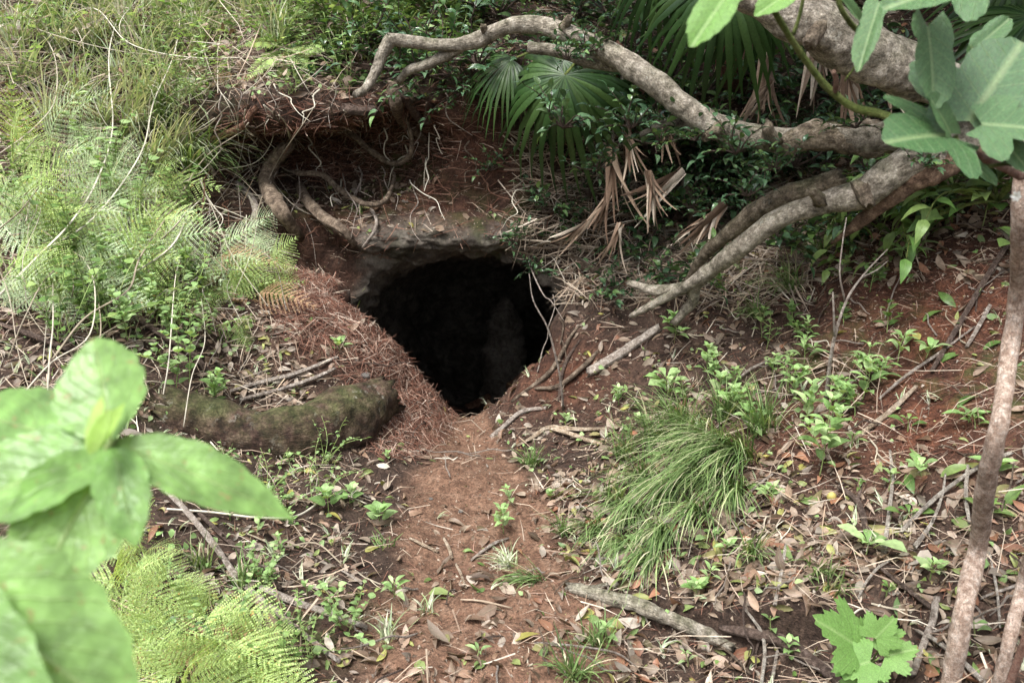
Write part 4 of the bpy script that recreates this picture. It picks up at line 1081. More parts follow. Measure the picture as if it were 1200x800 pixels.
# ------------------------------------------------------------------ ferns
def frond_arrays(r_, L=1.0, pairs=17, wid=.36, arch=.5, nb=7, curl=0.0, lw=.34, st=.0155, ls=.027):
    """twice divided frond: base at origin, rachis along +Y arching down; leaflets as small leaf shapes"""
    A = Acc()
    n = 14; pts = []
    for i in range(n + 1):
        t = i / n; pts.append(Vector((.03 * math.sin(t * 3 + curl), L * (t - .08 * arch * t * t), L * (.35 * arch * t - .75 * arch * t * t))))
    A.tube(pts, [.006 * L, .005 * L, .002 * L], 4, 1, sub=True)
    T = (np.array([(0, 0, 0), (lw, .35, .03), (0, .5, .0), (-lw, .35, .03), (0, 1, -.05)]), np.array([(0, 1, 2), (0, 2, 3), (1, 4, 2), (2, 4, 3)]), np.array([(.5, 0), (1, .4), (.5, .5), (0, .4), (.5, 1)]))
    pos = []; dirs = []; scl = []; ups = []
    c = [np.array(q) for q in pts]
    for k in range(pairs):
        t = .14 + .84 * k / pairs; f = t * n; i = min(int(f), n - 1); p = c[i] * (1 - f + i) + c[i + 1] * (f - i); d = c[i + 1] - c[i]; d /= np.linalg.norm(d)
        ln = wid * L * (math.sin(math.pi * min(1, (t + .12)) ** .85) ** .8) * r_.uniform(.85, 1.1) if t + .12 < 1 else .05 * L
        for sg in (-1, 1):
            side = np.array([sg, 0, 0.0]); pd = side * .9 + d * (.38 + .3 * t) + np.array([0, 0, -.12 + r_.normal() * .06]); pd /= np.linalg.norm(pd)
            m = max(3, int(ln / (st * L)))
            for j in range(m):
                s = (j + .4) / m; q = p + pd * ln * s + np.array([0, 0, -.25 * ln * s * s])
                sz = ls * L * (1 - .5 * s) * (12 / pairs)
                for s2 in (-1, 1):
                    ld = np.cross(pd, [0, 0, 1.0]) * s2; ld = ld / np.linalg.norm(ld) + pd * .55
                    pos.append(q); dirs.append(ld); scl.append(sz); ups.append(np.array([r_.normal() * .15, r_.normal() * .15, 1]))
            pos.append(p + pd * ln * .97 + np.array([0, 0, -.25 * ln])); dirs.append(pd); scl.append(.025 * L); ups.append(np.array([0, 0, 1.0]))
    scl = np.array(scl)[:, None]
    A.many(T, np.array(pos), frame_dir(np.array(dirs), np.array(ups)), np.concatenate([scl, scl, scl], 1))
    return A
def simple_frond(r_, L=1.0, pairs=24, wid=.2, arch=.6):
    A = Acc(); n = 12
    pts = [Vector((0, L * (t - .1 * arch * t * t), L * (.45 * arch * t - .9 * arch * t * t))) for t in np.linspace(0, 1, n + 1)]
    A.tube(pts, [.008 * L, .005 * L, .002 * L], 4, 1)
    T = leafT(.34, 3, .1, .15, 0, OBL); pos = []; dirs = []; scl = []
    c = [np.array(q) for q in pts]
    for k in range(pairs):
        t = .1 + .88 * k / pairs; f = t * n; i = min(int(f), n - 1); p = c[i] * (1 - f + i) + c[i + 1] * (f - i); d = c[i + 1] - c[i]; d /= np.linalg.norm(d)
        ln = wid * L * (math.sin(math.pi * min(.97, t + .1)) ** .6) * r_.uniform(.85, 1.1)
        for sg in (-1, 1):
            pos.append(p); dirs.append(np.array([sg, 0, -.08 + r_.normal() * .05]) + d * .35); scl.append(ln)
    scl = np.array(scl)[:, None]
    A.many(T, np.array(pos), frame_dir(np.array(dirs), np.array([0, 0, 1.0])), np.concatenate([scl, scl, scl], 1))
    return A
def orient(y, up):
    y = Vector(y).normalized(); x = y.cross(Vector(up)).normalized(); z = x.cross(y)
    return Matrix(((x[0], y[0], z[0], 0), (x[1], y[1], z[1], 0), (x[2], y[2], z[2], 0), (0, 0, 0, 1)))
frond_me = {}
for m in ('fern', 'fern_pale', 'fern_dark'):
    for v in range(3):
        frond_me[m, v] = frond_arrays(np.random.default_rng(v + 1), 1.0, 12 + v, .36 + .03 * v, .45 + .25 * v, 7, v, *((.46, .021, .035) if m == 'fern' else (.36, .017, .029))).mesh('frond', M[m])
    frond_me[m, 3] = simple_frond(np.random.default_rng(9)).mesh('frond', M[m])
def fern(px, py, n, L, mat, label, seed, fan=(0, 2 * math.pi), tilt=(.15, .75), var=(0, 1, 2), group='ferns on the left bank', off=.0, base=None, face=(-.8, .6)):
    r_ = random.Random(seed)
    b = base if base is not None else (pull(px, py, off) if off else G(px, py))
    root = thing('fern', b, label, 'fern', group)
    for k in range(n):
        a = fan[0] + (fan[1] - fan[0]) * (k + r_.uniform(.1, .9)) / n
        o = put('frond', frond_me[mat, r_.choice(var)], None, root)
        l = L * r_.uniform(.6, 1.2)
        # a: direction the frond leans in the plane that faces down the slope
        d = Vector((math.cos(a), -.25 - r_.uniform(0, .55), math.sin(a) * .8 + .1))
        m = orient(d, (r_.uniform(-.35, .35), face[0] + r_.uniform(-.25, .25), face[1])) @ Matrix.Scale(l, 4)
        m.translation = Vector((0, 0, r_.uniform(.0, .05))); o.matrix_basis = m
    return root
D = math.radians
# fan angles: -90 deg is towards the camera, 0 to the right
bank = [(20, 215), (60, 190), (100, 215), (40, 260), (90, 260), (130, 240), (20, 310), (70, 305), (120, 290), (160, 270), (50, 350), (100, 340), (150, 320), (0, 260),
        (190, 305), (20, 175), (130, 195), (80, 160), (170, 230), (0, 345)]
for i, (x, y) in enumerate(bank):
    fern(x, y, 7, .40, 'fern_pale' if i % 3 else 'fern', ('pale green fern ' if i % 3 else 'bright green fern ') + bankspot(x, y), 400 + i, (D(-200), D(80)), (.05, .7))
for i, (x, y, n, L, m, lab) in enumerate([
    (255, 300, 7, .34, 'fern_pale', 'pale feathery fern at the end of the lichen covered stub'),
    (290, 285, 7, .34, 'fern_pale', 'pale feathery fern reaching towards the reddish mat'),
    (315, 320, 6, .28, 'fern', 'green fern drooping over the litter ledge'),
    (265, 330, 6, .30, 'fern', 'green fern in front of the lichen covered stub'),
    (235, 345, 5, .30, 'fern_dark', 'darker fern hanging down to the litter ledge'),
    (275, 385, 4, .24, 'fern_dark', 'darker yellowish fern low on the litter ledge'),
    (300, 340, 5, .26, 'fern_dark', 'dark fern under the pale feathery ones'),
    (40, 330, 5, .3, 'fern_dark', 'shaded dark green fern behind the thin canes')]):
    fern(x, y, n, L, m, lab, 430 + i, (D(-190), D(60)), (-.1, .6))
for i, (x, y, L) in enumerate([(150, 700, .24), (200, 690, .26), (240, 730, .26), (190, 750, .28), (260, 770, .26), (150, 770, .26), (220, 800, .28), (290, 790, .22), (300, 755, .2), (170, 655, .2), (130, 735, .24)]):
    fern(x, y, 6, L, 'fern', 'bright yellow green fern, ' + ['left in the middle row', 'centre of the middle row', 'right in the middle row', 'just below the centre', 'low right', 'low left', 'bottom centre', 'bottom right', 'nearest the path', 'uppermost', 'far left'][i] + ' of the lower left patch', 460 + i, (D(-80), D(200)), (.0, .6), (0, 1, 2), 'bright ferns at the lower left', face=(-.55, .85))
for i, (x, y, n, L, v, lab) in enumerate([
    (338, 62, 7, .30, (3,), 'small bright fern hanging from the bank edge at top'),
    (222, 92, 1, .26, (3,), 'single pale frond hanging left of the recess'),
    (235, 35, 6, .3, (0, 1), 'fern tuft at the top left above the bare bank'),
    (280, 25, 6, .3, (0, 1), 'fern at the top behind the grass'),
    (205, 12, 5, .3, (0, 1), 'fern at the very top left among the grass'),
    (320, 15, 5, .3, (0, 1), 'fern beside the glossy bush at the top'),
    (30, 30, 6, .35, (3,), 'dark green fern at the top left corner'),
    (45, 15, 5, .35, (3,), 'broad fern in the very corner at top left')]):
    fern(x, y, n, L, 'fern_pale' if i == 1 else 'fern' if i < 6 else 'fern_dark', lab, 480 + i, (D(-100), D(-80)) if n == 1 else (D(-200), D(20)), (-.5, .1) if n == 1 else (-.1, .6), v, 'ferns at the top of the left bank', .06 if i < 2 else 0)
frond_me['fern_dead', 0] = frond_arrays(np.random.default_rng(4), 1.0, 12, .3, 1.0, 7, 2).mesh('frond', flat_var('withered_frond', [(0, (.24, .13, .07)), (1, (.42, .29, .17))], .8, .2))
for i, (x, y) in enumerate([(30, 240), (120, 330), (180, 300), (215, 250), (70, 130), (160, 90), (240, 60), (130, 25), (300, 350), (255, 310), (180, 780), (250, 745), (280, 95)]):
    fern(x, y, 3, .30, 'fern_dead', 'withered brown fern ' + (bankspot(x, y) if y < 500 else 'among the bright ferns at the lower left'), 495 + i, (D(-190), D(20)), (0, 1), (0,), 'withered brown ferns')
# ------------------------------------------------------------------ herbs
HL = {k: leafT(w, 5, f, c, 0, pr) for k, w, f, c, pr in (('ov', .55, .12, .3, OVA), ('round', .9, .08, .2, OVA), ('long', .34, .15, .45, OBL), ('obo', .5, .15, .35, OBO))}
def herb(px, py, h, label, kind='ov', size=.035, levels=4, per=2, seed=0, mat='herb', stem='herb_stem', lean=(0, 0), name='seedling', cat='seedling', group='green herbs', base=None, side=0, sr=.0022, lo=.15, off=0):
    r_ = np.random.default_rng(seed)
    b = base if base is not None else (pull(px, py, off) if off else G(px, py))
    root = thing(name, b, label, cat, group)
    A = Acc(); Lf = Acc()
    def shoot(p0, d0, h, levels, sz, rr):
        pts = [p0]; d = d0.copy()
        for i in range(5):
            d = d + Vector(r_.normal(size=3)) * .1; pts.append(pts[-1] + d.normalized() * h / 5)
        A.tube(pts, [rr, rr * .8, rr * .4], 5, 3)
        c = catmull(pts, 5); T = HL[kind]; a0 = r_.uniform(0, 6.28)
        for k in range(levels):
            t = lo + (1 - lo) * (k + .6) / levels; p = c[min(int(t * (len(c) - 1)), len(c) - 1)]
            s = sz * (1.1 - .45 * t) * r_.uniform(.8, 1.2) * (1.15 if k < levels - 1 else .8)
            m = per if k < levels - 1 else per + 2
            for j in range(m):
                a = a0 + k * (1.57 if per == 2 else .8) + j * 2 * math.pi / m + r_.normal() * .2
                y = np.array([[math.cos(a), math.sin(a), .35 + .5 * t + r_.normal() * .15]])
                Lf.many(T, np.array([p]) + norm(y) * .15 * s, frame_dir(y, np.array([0, -.15, 1.0])), np.full((1, 3), s * r_.uniform(.8, 1.15)))
        return c
    c = shoot(Vector((0, 0, 0)), Vector((lean[0], lean[1], 1)), h, levels, size, sr)
    for s_ in range(side):
        i = int(len(c) * r_.uniform(.2, .6)); a = r_.uniform(0, 6.28)
        shoot(c[i], Vector((math.cos(a) * .8, math.sin(a) * .8, .8)), h * .45, max(2, levels - 2), size * .85, sr * .6)
    put('stem', A.mesh('stem', M[stem]), None, root); put('leaves', Lf.mesh('leaves', M[mat]), None, root)
    return root
herbs = [ # px, py(base), height, kind, size, levels, label
 (790, 402, .12, 'ov', .06, 3, 'bright herb just below the end of the lower limb'), (830, 445, .14, 'ov', .05, 4, 'bright green herb midway up the slope right of the mouth'),
 (782, 470, .12, 'obo', .07, 3, 'broad leaved herb at the head of the long grass'), (852, 492, .14, 'ov', .05, 4, 'herb rising behind the long grass'),
 (880, 512, .12, 'ov', .055, 4, 'herb at the top right of the long grass'), (842, 468, .10, 'ov', .05, 3, 'small herb above the long grass'),
 (942, 428, .10, 'long', .055, 3, 'star shaped bright herb left of the bare sprig'), (905, 440, .08, 'ov', .04, 3, 'little herb left of the star shaped herb'),
 (1010, 470, .14, 'ov', .05, 4, 'upright herb right of the bare sprig'), (1015, 445, .12, 'long', .05, 3, 'narrow leaved herb behind the upright herb'),
 (960, 560, .26, 'ov', .055, 6, 'tall herb with paired leaves in the middle of the right bank'), (945, 500, .16, 'ov', .045, 4, 'herb with small leaves above the tall paired herb'),
 (975, 490, .14, 'ov', .045, 4, 'thin herb below the bare sprig'), (930, 470, .12, 'ov', .05, 3, 'pale herb between the grass and the bare sprig'),
 (725, 475, .08, 'ov', .04, 3, 'small herb under the short grey log end'), (752, 500, .06, 'round', .035, 2, 'tiny herb left of the long grass'),
 (662, 500, .07, 'ov', .04, 3, 'small herb beside the forked tan stick'), (590, 625, .12, 'ov', .045, 4, 'herb standing on the right side of the path'),
 (598, 590, .08, 'ov', .04, 3, 'smaller herb behind the one on the path'), (462, 700, .06, 'long', .06, 3, 'dark herb rosette on the left of the lower path'),
 (385, 600, .10, 'round', .06, 3, 'round leaved herb left of the path'), (410, 590, .08, 'round', .055, 3, 'round leaved herb behind its neighbour by the path'),
 (445, 615, .11, 'round', .05, 4, 'leafy round leaved herb nearest the path'), (455, 540, .05, 'ov', .04, 2, 'small herb between the log and the path'),
 (325, 535, .08, 'round', .025, 4, 'tiny leaved herb growing in front of the log'), (340, 545, .06, 'round', .022, 3, 'tiny leaved creeper under the log'),
 (398, 412, .06, 'ov', .055, 3, 'little bright herb on top of the mat mound'), (270, 610, .08, 'ov', .03, 3, 'small herb among the brown sticks'),
 (330, 650, .09, 'ov', .03, 4, 'weedy herb over the thick grey stick'), (300, 630, .08, 'ov', .03, 3, 'weedy herb beside the brown sticks'),
 (360, 700, .07, 'ov', .028, 3, 'small herb behind the thick grey stick'), (345, 620, .07, 'round', .028, 3, 'small round leaved weed under the pale vine'),
 (1052, 425, .10, 'long', .06, 2, 'drooping herb on the bare red soil'), (1062, 318, .12, 'long', .08, 3, 'herb with long leaves at the top of the red soil'),
 (1085, 420, .05, 'long', .08, 1, 'flat green leaves on the red soil'), (1135, 495, .04, 'long', .07, 1, 'low green leaves near the sapling stem'),
 (1165, 560, .05, 'ov', .05, 2, 'small herb behind the sapling stem'), (1015, 650, .05, 'obo', .08, 1, 'dark broad leaves in the deep litter'),
 (905, 590, .06, 'ov', .045, 2, 'grey green leaves right of the long grass'), (850, 650, .05, 'ov', .04, 2, 'yellowish herb under the long grass'),
 (815, 700, .05, 'ov', .045, 2, 'small herb near the cut bank'), (1080, 560, .05, 'obo', .06, 1, 'single leaved seedling beside the long bent stick'),
 (925, 770, .05, 'ov', .045, 2, 'small herb left of the big lobed leaves'), (1090, 680, .06, 'ov', .04, 2, 'small green herb left of the sapling foot'),
 (985, 330, .10, 'ov', .05, 3, 'small shaded herb beneath the lower limb'), (745, 640, .04, 'ov', .03, 2, 'tiny herb in the lower grass'),
 (645, 585, .04, 'round', .03, 2, 'tiny weed between path and grass'), (560, 770, .03, 'long', .05, 1, 'flat leaves at the bottom of the path')]
for i, (x, y, h, kd, sz, lv, lab) in enumerate(herbs):
    herb(x, y, h * (1.25 if x > 700 else 1), lab, kd, sz * (1.3 if x > 700 else 1.1), lv, 2, 500 + i, side=2 if h > .11 else 1 if x > 700 else 0)
r_ = random.Random(17)
for i in range(44):
    x, y = (r_.uniform(790, 1040), r_.uniform(290, 500)) if i < 26 else (r_.uniform(640, 1180), r_.uniform(480, 790))
    big_ = i < 26
    herb(x, y, r_.uniform(.08, .2) if big_ else r_.uniform(.03, .08), ('leafy' if i % 2 else 'thin stemmed') + (' wild herb on the slope between the limb and the long grass' if big_ and x < 900 else ' wild herb on the slope around the bare sprig' if big_ else ' tiny weed in the litter of the lower right bank' if x > 850 else ' tiny weed near the foot of the long grass'), r_.choice(['ov', 'ov', 'long', 'obo']), r_.uniform(.035, .06), r_.choice([3, 4, 5]) if big_ else 2, 2, 640 + i, r_.choice(['herb', 'slope_leaf', 'gloss_light', 'herb']), side=r_.choice([0, 1, 2]) if big_ else 0, group='wild herbs on the right bank')
# nettle like tall herbs on the left bank
for i, (x, y, h, lab) in enumerate([(205, 470, .42, 'tall herb with small round leaves left of the log'), (222, 450, .34, 'tall herb beside the brown stick on the ledge'), (150, 400, .30, 'leafy herb at the foot of the fern patch'),
    (120, 385, .28, 'leafy herb just above the foreground leaves'), (95, 370, .26, 'leafy herb at the left under the ferns'), (175, 380, .26, 'herb behind the tall round leaved herb'), (225, 330, .22, 'herb with broad leaves between the ferns'),
    (140, 350, .22, 'pale herb in the middle of the fern patch edge'), (250, 480, .2, 'thin herb at the mossy end of the log')]):
    herb(x, y, h, lab, 'round', .045, 7, 2, 560 + i, side=2, group='tall herbs on the left bank', lean=(.1, -.1), sr=.003)
# laurel like seedlings at the top of the red slope
for i, (x, y, h, lab) in enumerate([(1055, 245, .22, 'leafy seedling under the split brown wood'), (1105, 255, .24, 'seedling with large pale leaves right of the split wood'), (1150, 270, .26, 'seedling with large leaves left of the sapling stem'),
    (1080, 290, .16, 'seedling with drooping leaves on the upper red slope'), (1130, 240, .26, 'shaded seedling behind the pale leaved one'), (1185, 310, .2, 'seedling behind the sapling stem'), (1030, 275, .18, 'small seedling at the end of the split wood')]):
    herb(x, y, h, lab, 'obo', .11, 3, 3, 580 + i, 'slope_leaf', group='broad leaved seedlings on the upper red slope', lean=(0, -.35), sr=.003, lo=.3)
# loose fresh green leaves lying on the red slope
for i, (x, y, a) in enumerate([(1035, 315, -2.0), (1120, 480, .3), (1098, 428, .1), (1190, 432, .2), (1150, 412, .1), (1120, 362, 1.5), (1080, 330, .1), (1080, 378, .2), (1175, 600, .4), (1100, 560, 0), (1070, 580, 1.2), (952, 585, 2.8), (1160, 480, .2), (1145, 350, .5)]):
    p, n = hit(x, y)
    A = Acc(); f_ = frames(np.array([n[:]]), np.array([a]), .25, np.random.default_rng(i)); A.many(leafT(.34, 7, .15, .3, .2, OBL), np.array([[0, 0, .008]]), f_, np.full((1, 3), .10))
    o = put('fallen_leaf', A.mesh('fallen_leaf', M['slope_leaf']), None, None, p); tag(o, 'long fresh green leaf lying ' + ['by the bare sprig', 'on the red soil by the stick foot'][0 if x < 1060 else 1] if i < 2 else 'long fresh green leaf lying on the red slope', 'leaf', 'fresh green leaves on the red slope')
# ------------------------------------------------------------------ glossy bushes
def bush_meshes(seed, n_tw=14, R_=.45, leaf=.075, mat='gloss', hang=.0, dens=9, lt='ov'):
    """a bush: branching twigs from the origin with leaves in rows; returns (twigs mesh, leaves mesh)"""
    r_ = np.random.default_rng(seed); A = Acc(); pos = []; dr = []; up = []; sc = []
    for k in range(n_tw):
        a = r_.uniform(0, 6.28); e = r_.uniform(.1, 1.2)
        d = Vector((math.cos(a) * math.cos(e), math.sin(a) * math.cos(e), math.sin(e))); L = R_ * r_.uniform(.6, 1.2)
        pts = [Vector((0, 0, 0))]
        for i in range(5):
            d = (d + Vector(r_.normal(size=3)) * .22 + Vector((0, 0, -.12 - hang))).normalized(); pts.append(pts[-1] + d * L / 5)
        A.tube(pts, [.006, .004, .0015], 5, 3)
        c = catmull(pts, 5)
        for j in range(dens):
            t = .25 + .75 * j / dens; i = min(int(t * (len(c) - 1)), len(c) - 2); tn_ = (c[i + 1] - c[i]).normalized()
            a2 = r_.uniform(0, 6.28)
            q = Vector((math.cos(a2), math.sin(a2), .15)); pos.append(c[i]); dr.append(np.array(tn_ * .6 + q)); up.append([r_.normal() * .35, -.25 + r_.normal() * .35, 1]); sc.append(leaf * r_.uniform(.6, 1.2))
        pos.append(c[-1]); dr.append(np.array(tn_)); up.append([0, -.3, 1]); sc.append(leaf)
    sc = np.array(sc)[:, None]; F_ = Acc(); F_.many(leafT(.46, 5, .15, .35, .1, OVA if lt == 'ov' else OBL), np.array(pos), frame_dir(np.array(dr), np.array(up)), np.concatenate([sc, sc, sc], 1))
    return A.mesh('stem', M['twig_dark' if mat == 'gloss' else 'green_stem']), F_.mesh('leaves', M[mat])
BM = [bush_meshes(700, 14, .42, .07), bush_meshes(701, 18, .5, .062, dens=11), bush_meshes(702, 14, .45, .07, 'gloss_light'), bush_meshes(703, 10, .3, .07, dens=7), bush_meshes(704, 22, .7, .10, dens=10), bush_meshes(705, 12, .4, .075, 'slope_leaf', .2)]
def bush(b, k, s, label, group, rz=0.0, name='bush', tiltx=0.0):
    root = thing(name, b, label, 'bush', group, rz); root.scale = (s, s, s); root.rotation_euler = (tiltx, 0, rz)
    put('stem', BM[k][0], None, root); put('leaves', BM[k][1], None, root); return root
r_ = random.Random(5)
spots = []
# (px, py, k, scale, pull, label)
for i, (x, y, k, s, off) in enumerate([(395, 45, 2, .9, .1), (430, 60, 1, .8, .15), (465, 35, 2, .9, .2), (500, 90, 1, .8, .25), (520, 30, 2, 1, .3), (560, 80, 0, .9, .3), (585, 20, 0, 1, .3), (380, 90, 3, .9, .1), (540, 110, 1, .6, .15), (455, 85, 0, .8, .1),
        (415, 20, 2, 1.0, .2), (480, 60, 0, .9, .2), (350, 20, 2, .8, .1), (500, 15, 2, 1.0, .3)]):
    bush(pull(x, y, off), k, s * 1.25, ('light glossy leaved bush' if k == 2 else 'dark glossy leaved bush') + ' on the bank top, ' + ('left of' if x < 425 else 'above' if x < 520 and y < 50 else 'below the crook of' if y > 70 else 'right of the tip of') + ' the bent branch', 'glossy bushes above the cave mouth', r_.uniform(0, 6.28))
for i, (x, y, k, s, off) in enumerate([(640, 60, 0, 1, .3), (680, 25, 1, 1, .4), (720, 30, 0, 1, .5), (650, 110, 3, .9, .3), (700, 110, 0, .8, .5), (620, 130, 3, .8, .2)]):
    bush(pull(x, y, off), k, s, 'dark glossy leaved bush around the fan palm at top centre', 'dark bushes around the fan palm', r_.uniform(0, 6.28))
for i, (x, y, k, s, off, lab) in enumerate([(720, 140, 3, .7, .5, 'dark leafy sprig by the tips of the green palm frond'), (765, 145, 3, .8, .4, 'dark leafy sprig under the middle of the long branch'), (800, 170, 3, .9, .4, 'dark leafy sprig in the crook of the branch'), (850, 190, 3, .9, .3, 'dark leafy sprig below the branch junction'),
        (890, 200, 3, .9, .4, 'glossy sprig just under the dark rotten limb'), (930, 195, 3, .8, .5, 'glossy sprig between the two limbs'), (960, 200, 0, .6, .3, 'small dark bush between the limbs'), (820, 230, 0, .6, .2, 'dark bush left of the lower limb'), (785, 260, 3, .8, .2, 'dark sprig above the end of the lower limb'), (870, 230, 3, .8, .15, 'dark sprig behind the lower limb'),
        (690, 160, 3, .8, .3, 'dark sprig under the fan palm'), (640, 250, 3, .7, .1, 'dark sprig on the slope right of the earth face'), (600, 285, 3, .5, .1, 'small dark sprig hanging over the right side of the rock brow'), (628, 322, 3, .45, .15, 'small bright sprig hanging at the right of the mouth'),
        (752, 300, 3, .75, .1, 'dark broad leaved sprig right of the hanging dead frond'), (715, 345, 3, .5, .1, 'dark leaf cluster above the right mound'), (760, 180, 3, .8, .35, 'dark sprig above the dead palm fronds'), (830, 110, 0, .7, .2, 'dark bush in the gap above the long branch'),
        (880, 90, 3, .9, .1, 'dark sprig behind the thick upper limb'), (960, 110, 0, .7, .2, 'dark bush under the thick upper limb'), (1010, 120, 3, .8, .2, 'dark sprig behind the pale vine stem'), (1000, 250, 5, .7, .1, 'light green bush under the lower limb'),
        (660, 280, 3, .6, .08, 'dark sprig left of the hanging dead frond'), (575, 200, 3, .5, .06, 'sprig on the earth face under the palm frond'), (1100, 215, 5, .9, .3, 'broad leaved bush below the split brown wood'), (1170, 235, 5, .9, .3, 'broad leaved bush near the right edge'),
        (735, 110, 0, .8, .3, 'dark bush behind the start of the long branch'), (790, 90, 1, .7, .3, 'dense dark bush in the notch above the long branch'), (910, 130, 0, .7, .1, 'dark bush just above the branch junction'), (840, 250, 1, .5, .15, 'dense dark bush between the lower limbs'), (770, 215, 0, .5, .3, 'dark bush above the red brown heap'), (1040, 130, 0, .8, .1, 'dark bush in the fork of the limbs'), (880, 185, 1, .5, .3, 'dense dark bush under the branch junction'), (990, 290, 0, .5, .05, 'shaded dark bush below the lower limb'), (1080, 250, 0, .7, .05, 'shaded dark bush behind the pale leaved seedling'), (690, 230, 1, .45, .1, 'dark bush left of the dead fronds')]):
    bush(pull(x, y, off), k, s * (1.55 if x > 700 or y < 200 else 1.2), lab, 'dark leafy sprigs right of the mouth', r_.uniform(0, 6.28))
for i in range(34):
    x, y = r_.uniform(680, 1050), r_.uniform(95, 330)
    if inpoly(np.array(x), np.array(y), [(690, 180), (760, 180), (760, 330), (690, 330)]) or (x > 850 and y > 300): continue
    k = r_.choice([3, 3, 0])
    bush(pull(x, y, r_.uniform(.05, .45)), k, r_.uniform(.8, 1.15) * (1 if k == 3 else .7), ('small dark leafy sprig ' if k == 3 else 'dark spreading sprig ') + ('between the dead fronds and the lower limb' if y > 220 else 'in the shade under the long branch' if x < 850 else 'in the shade among the thick limbs'), 'shaded sprigs beneath the limbs', r_.uniform(0, 6.28))
# dark woodland understorey behind
for i in range(34):
    x = -3.4 + 7.0 * (i % 17) / 16 + r_.uniform(-.2, .2); y = (5.9 if i < 17 else 6.9) + r_.uniform(-.3, .3) + (.0 if x > -.9 else .0)
    b, n = drop(x, y)
    k = r_.choice([4, 1, 4, 0]) if x > -.6 else r_.choice([2, 4, 2, 1])
    bush(b, k, r_.uniform(1.2, 1.7), ('dark' if k in (4, 1, 0) else 'light green') + ' leafy bush on the wooded slope ' + ('above the bank on the left' if x < -.8 else 'behind the palms' if x < 1.5 else 'behind the thick limbs'), 'bushes on the wooded slope behind', r_.uniform(0, 6.28))
# ------------------------------------------------------------------ palms
def fan_frond(r_, n=26, L=.6, fanw=D(240), droop=.35, split=.45, wid=.030, dead=False):
    """fan blade with hub at the origin, middle rib along +Y"""
    A = Acc()
    for k in range(n):
        a = (k + .5) / n * fanw - fanw / 2; l = L * (1 - .25 * abs(a) / (fanw / 2)) * r_.uniform(.85, 1.1)
        d = np.array([math.sin(a), math.cos(a), 0.0]); s_ = np.array([math.cos(a), -math.sin(a), 0.0])
        V = []; F = []; U = []; m = 8; z = 0
        for j in range(m + 1):
            t = j / m
            half = min(l * t * math.tan(fanw / n / 2) * 1.04, wid * 1.2) if t < split else wid * 1.2 * (1 - ((t - split) / (1 - split)) ** 1.5) + .0006
            half = max(half, .0008)
            z = -droop * l * (t ** 2.2) * (r_.uniform(.9, 1.1) if t > .4 else 1)
            rr = l * t * (1 - .18 * droop * t)
            for sg, zz in ((-1, -.25 * half * (1 if k % 2 else -1)), (0, .35 * half * (1)), (1, -.25 * half)):
                V.append(d * rr + s_ * sg * half + np.array([0, 0, z + zz])); U.append((.5 + sg * .5, t))
        for j in range(m):
            for q_ in range(2):
                b0 = j * 3 + q_; F += [(b0, b0 + 1, b0 + 4), (b0, b0 + 4, b0 + 3)]
        A.add(np.array(V), np.array(F), np.array(U))
    return A
def dead_frond(r_, n, spread):
    """ragged hanging strips of a withered frond, hub at the origin, hanging along +Y"""
    A = Acc()
    for k in range(n):
        a = r_.normal() * spread * .35; l = r_.uniform(.45, 1.1); w = r_.uniform(.015, .05)
        d = np.array([math.sin(a), math.cos(a), r_.normal() * .12]); p = np.array([r_.normal() * .02, 0, r_.normal() * .02]); V = []; F = []; U = []; m = 7
        tw = r_.uniform(-1.5, 1.5); cu = r_.normal(size=3) * np.array([.3, .15, .3])
        for j in range(m + 1):
            t = j / m; an = tw * t + k; s_ = np.array([math.cos(an), 0, math.sin(an)]); h = w * (1 - .8 * t ** 2)
            V += [p - s_ * h, p + np.array([0, 0, h * .35]), p + s_ * h]; U += [(0, t), (.5, t), (1, t)]
            d = d + cu / m; d /= np.linalg.norm(d); p = p + d * l / m
        for j in range(m):
            for q_ in range(2): b0 = j * 3 + q_; F += [(b0, b0 + 1, b0 + 4), (b0, b0 + 4, b0 + 3)]
        A.add(np.array(V), np.array(F), np.array(U))
    return A
fan_me = [fan_frond(np.random.default_rng(800 + k), 28, 1.0, D([230, 200, 260][k]), [.9, .7, 1.1][k], .38, .024).mesh('frond_blade', M['palm']) for k in range(3)]
dead_me = [dead_frond(np.random.default_rng(810 + k), [16, 22, 12][k], [.22, .4, .18][k]).mesh('dead_frond_blade', M['palm_dead']) for k in range(3)]
def palm(crown, ground, fronds, label, shag=True):
    root = thing('fan_palm', ground, label, 'palm', 'fan palms above the cave')
    A = Acc(); A.tube([ground - Vector((0, 0, .05)) - ground, (crown - ground) * .5 + Vector((.02, 0, 0)), crown - ground], [.09, .075, .06], 12, 6, bumpf=.5, bumps=25)
    put('trunk', A.mesh('trunk', M['root_red']), None, root)
    for (hub, tip, up, s, k, dead) in fronds:
        o = put('frond', (dead_me if dead else fan_me)[k], None, root)
        m = orient(tip - hub, up) @ Matrix.Scale(s, 4); m.translation = hub - ground; o.matrix_basis = m
        A = Acc(); mid = (crown + hub) / 2 + Vector((0, 0, .08)) - ground
        A.tube([crown - ground, mid, hub - ground], [.012, .009, .007], 6, 5)
        put('stalk', A.mesh('stalk', M['twig' if dead else 'green_stem']), None, root)
    return root
g = drop(.75, 5.35)[0]; c = P(720, 62, 5.0)
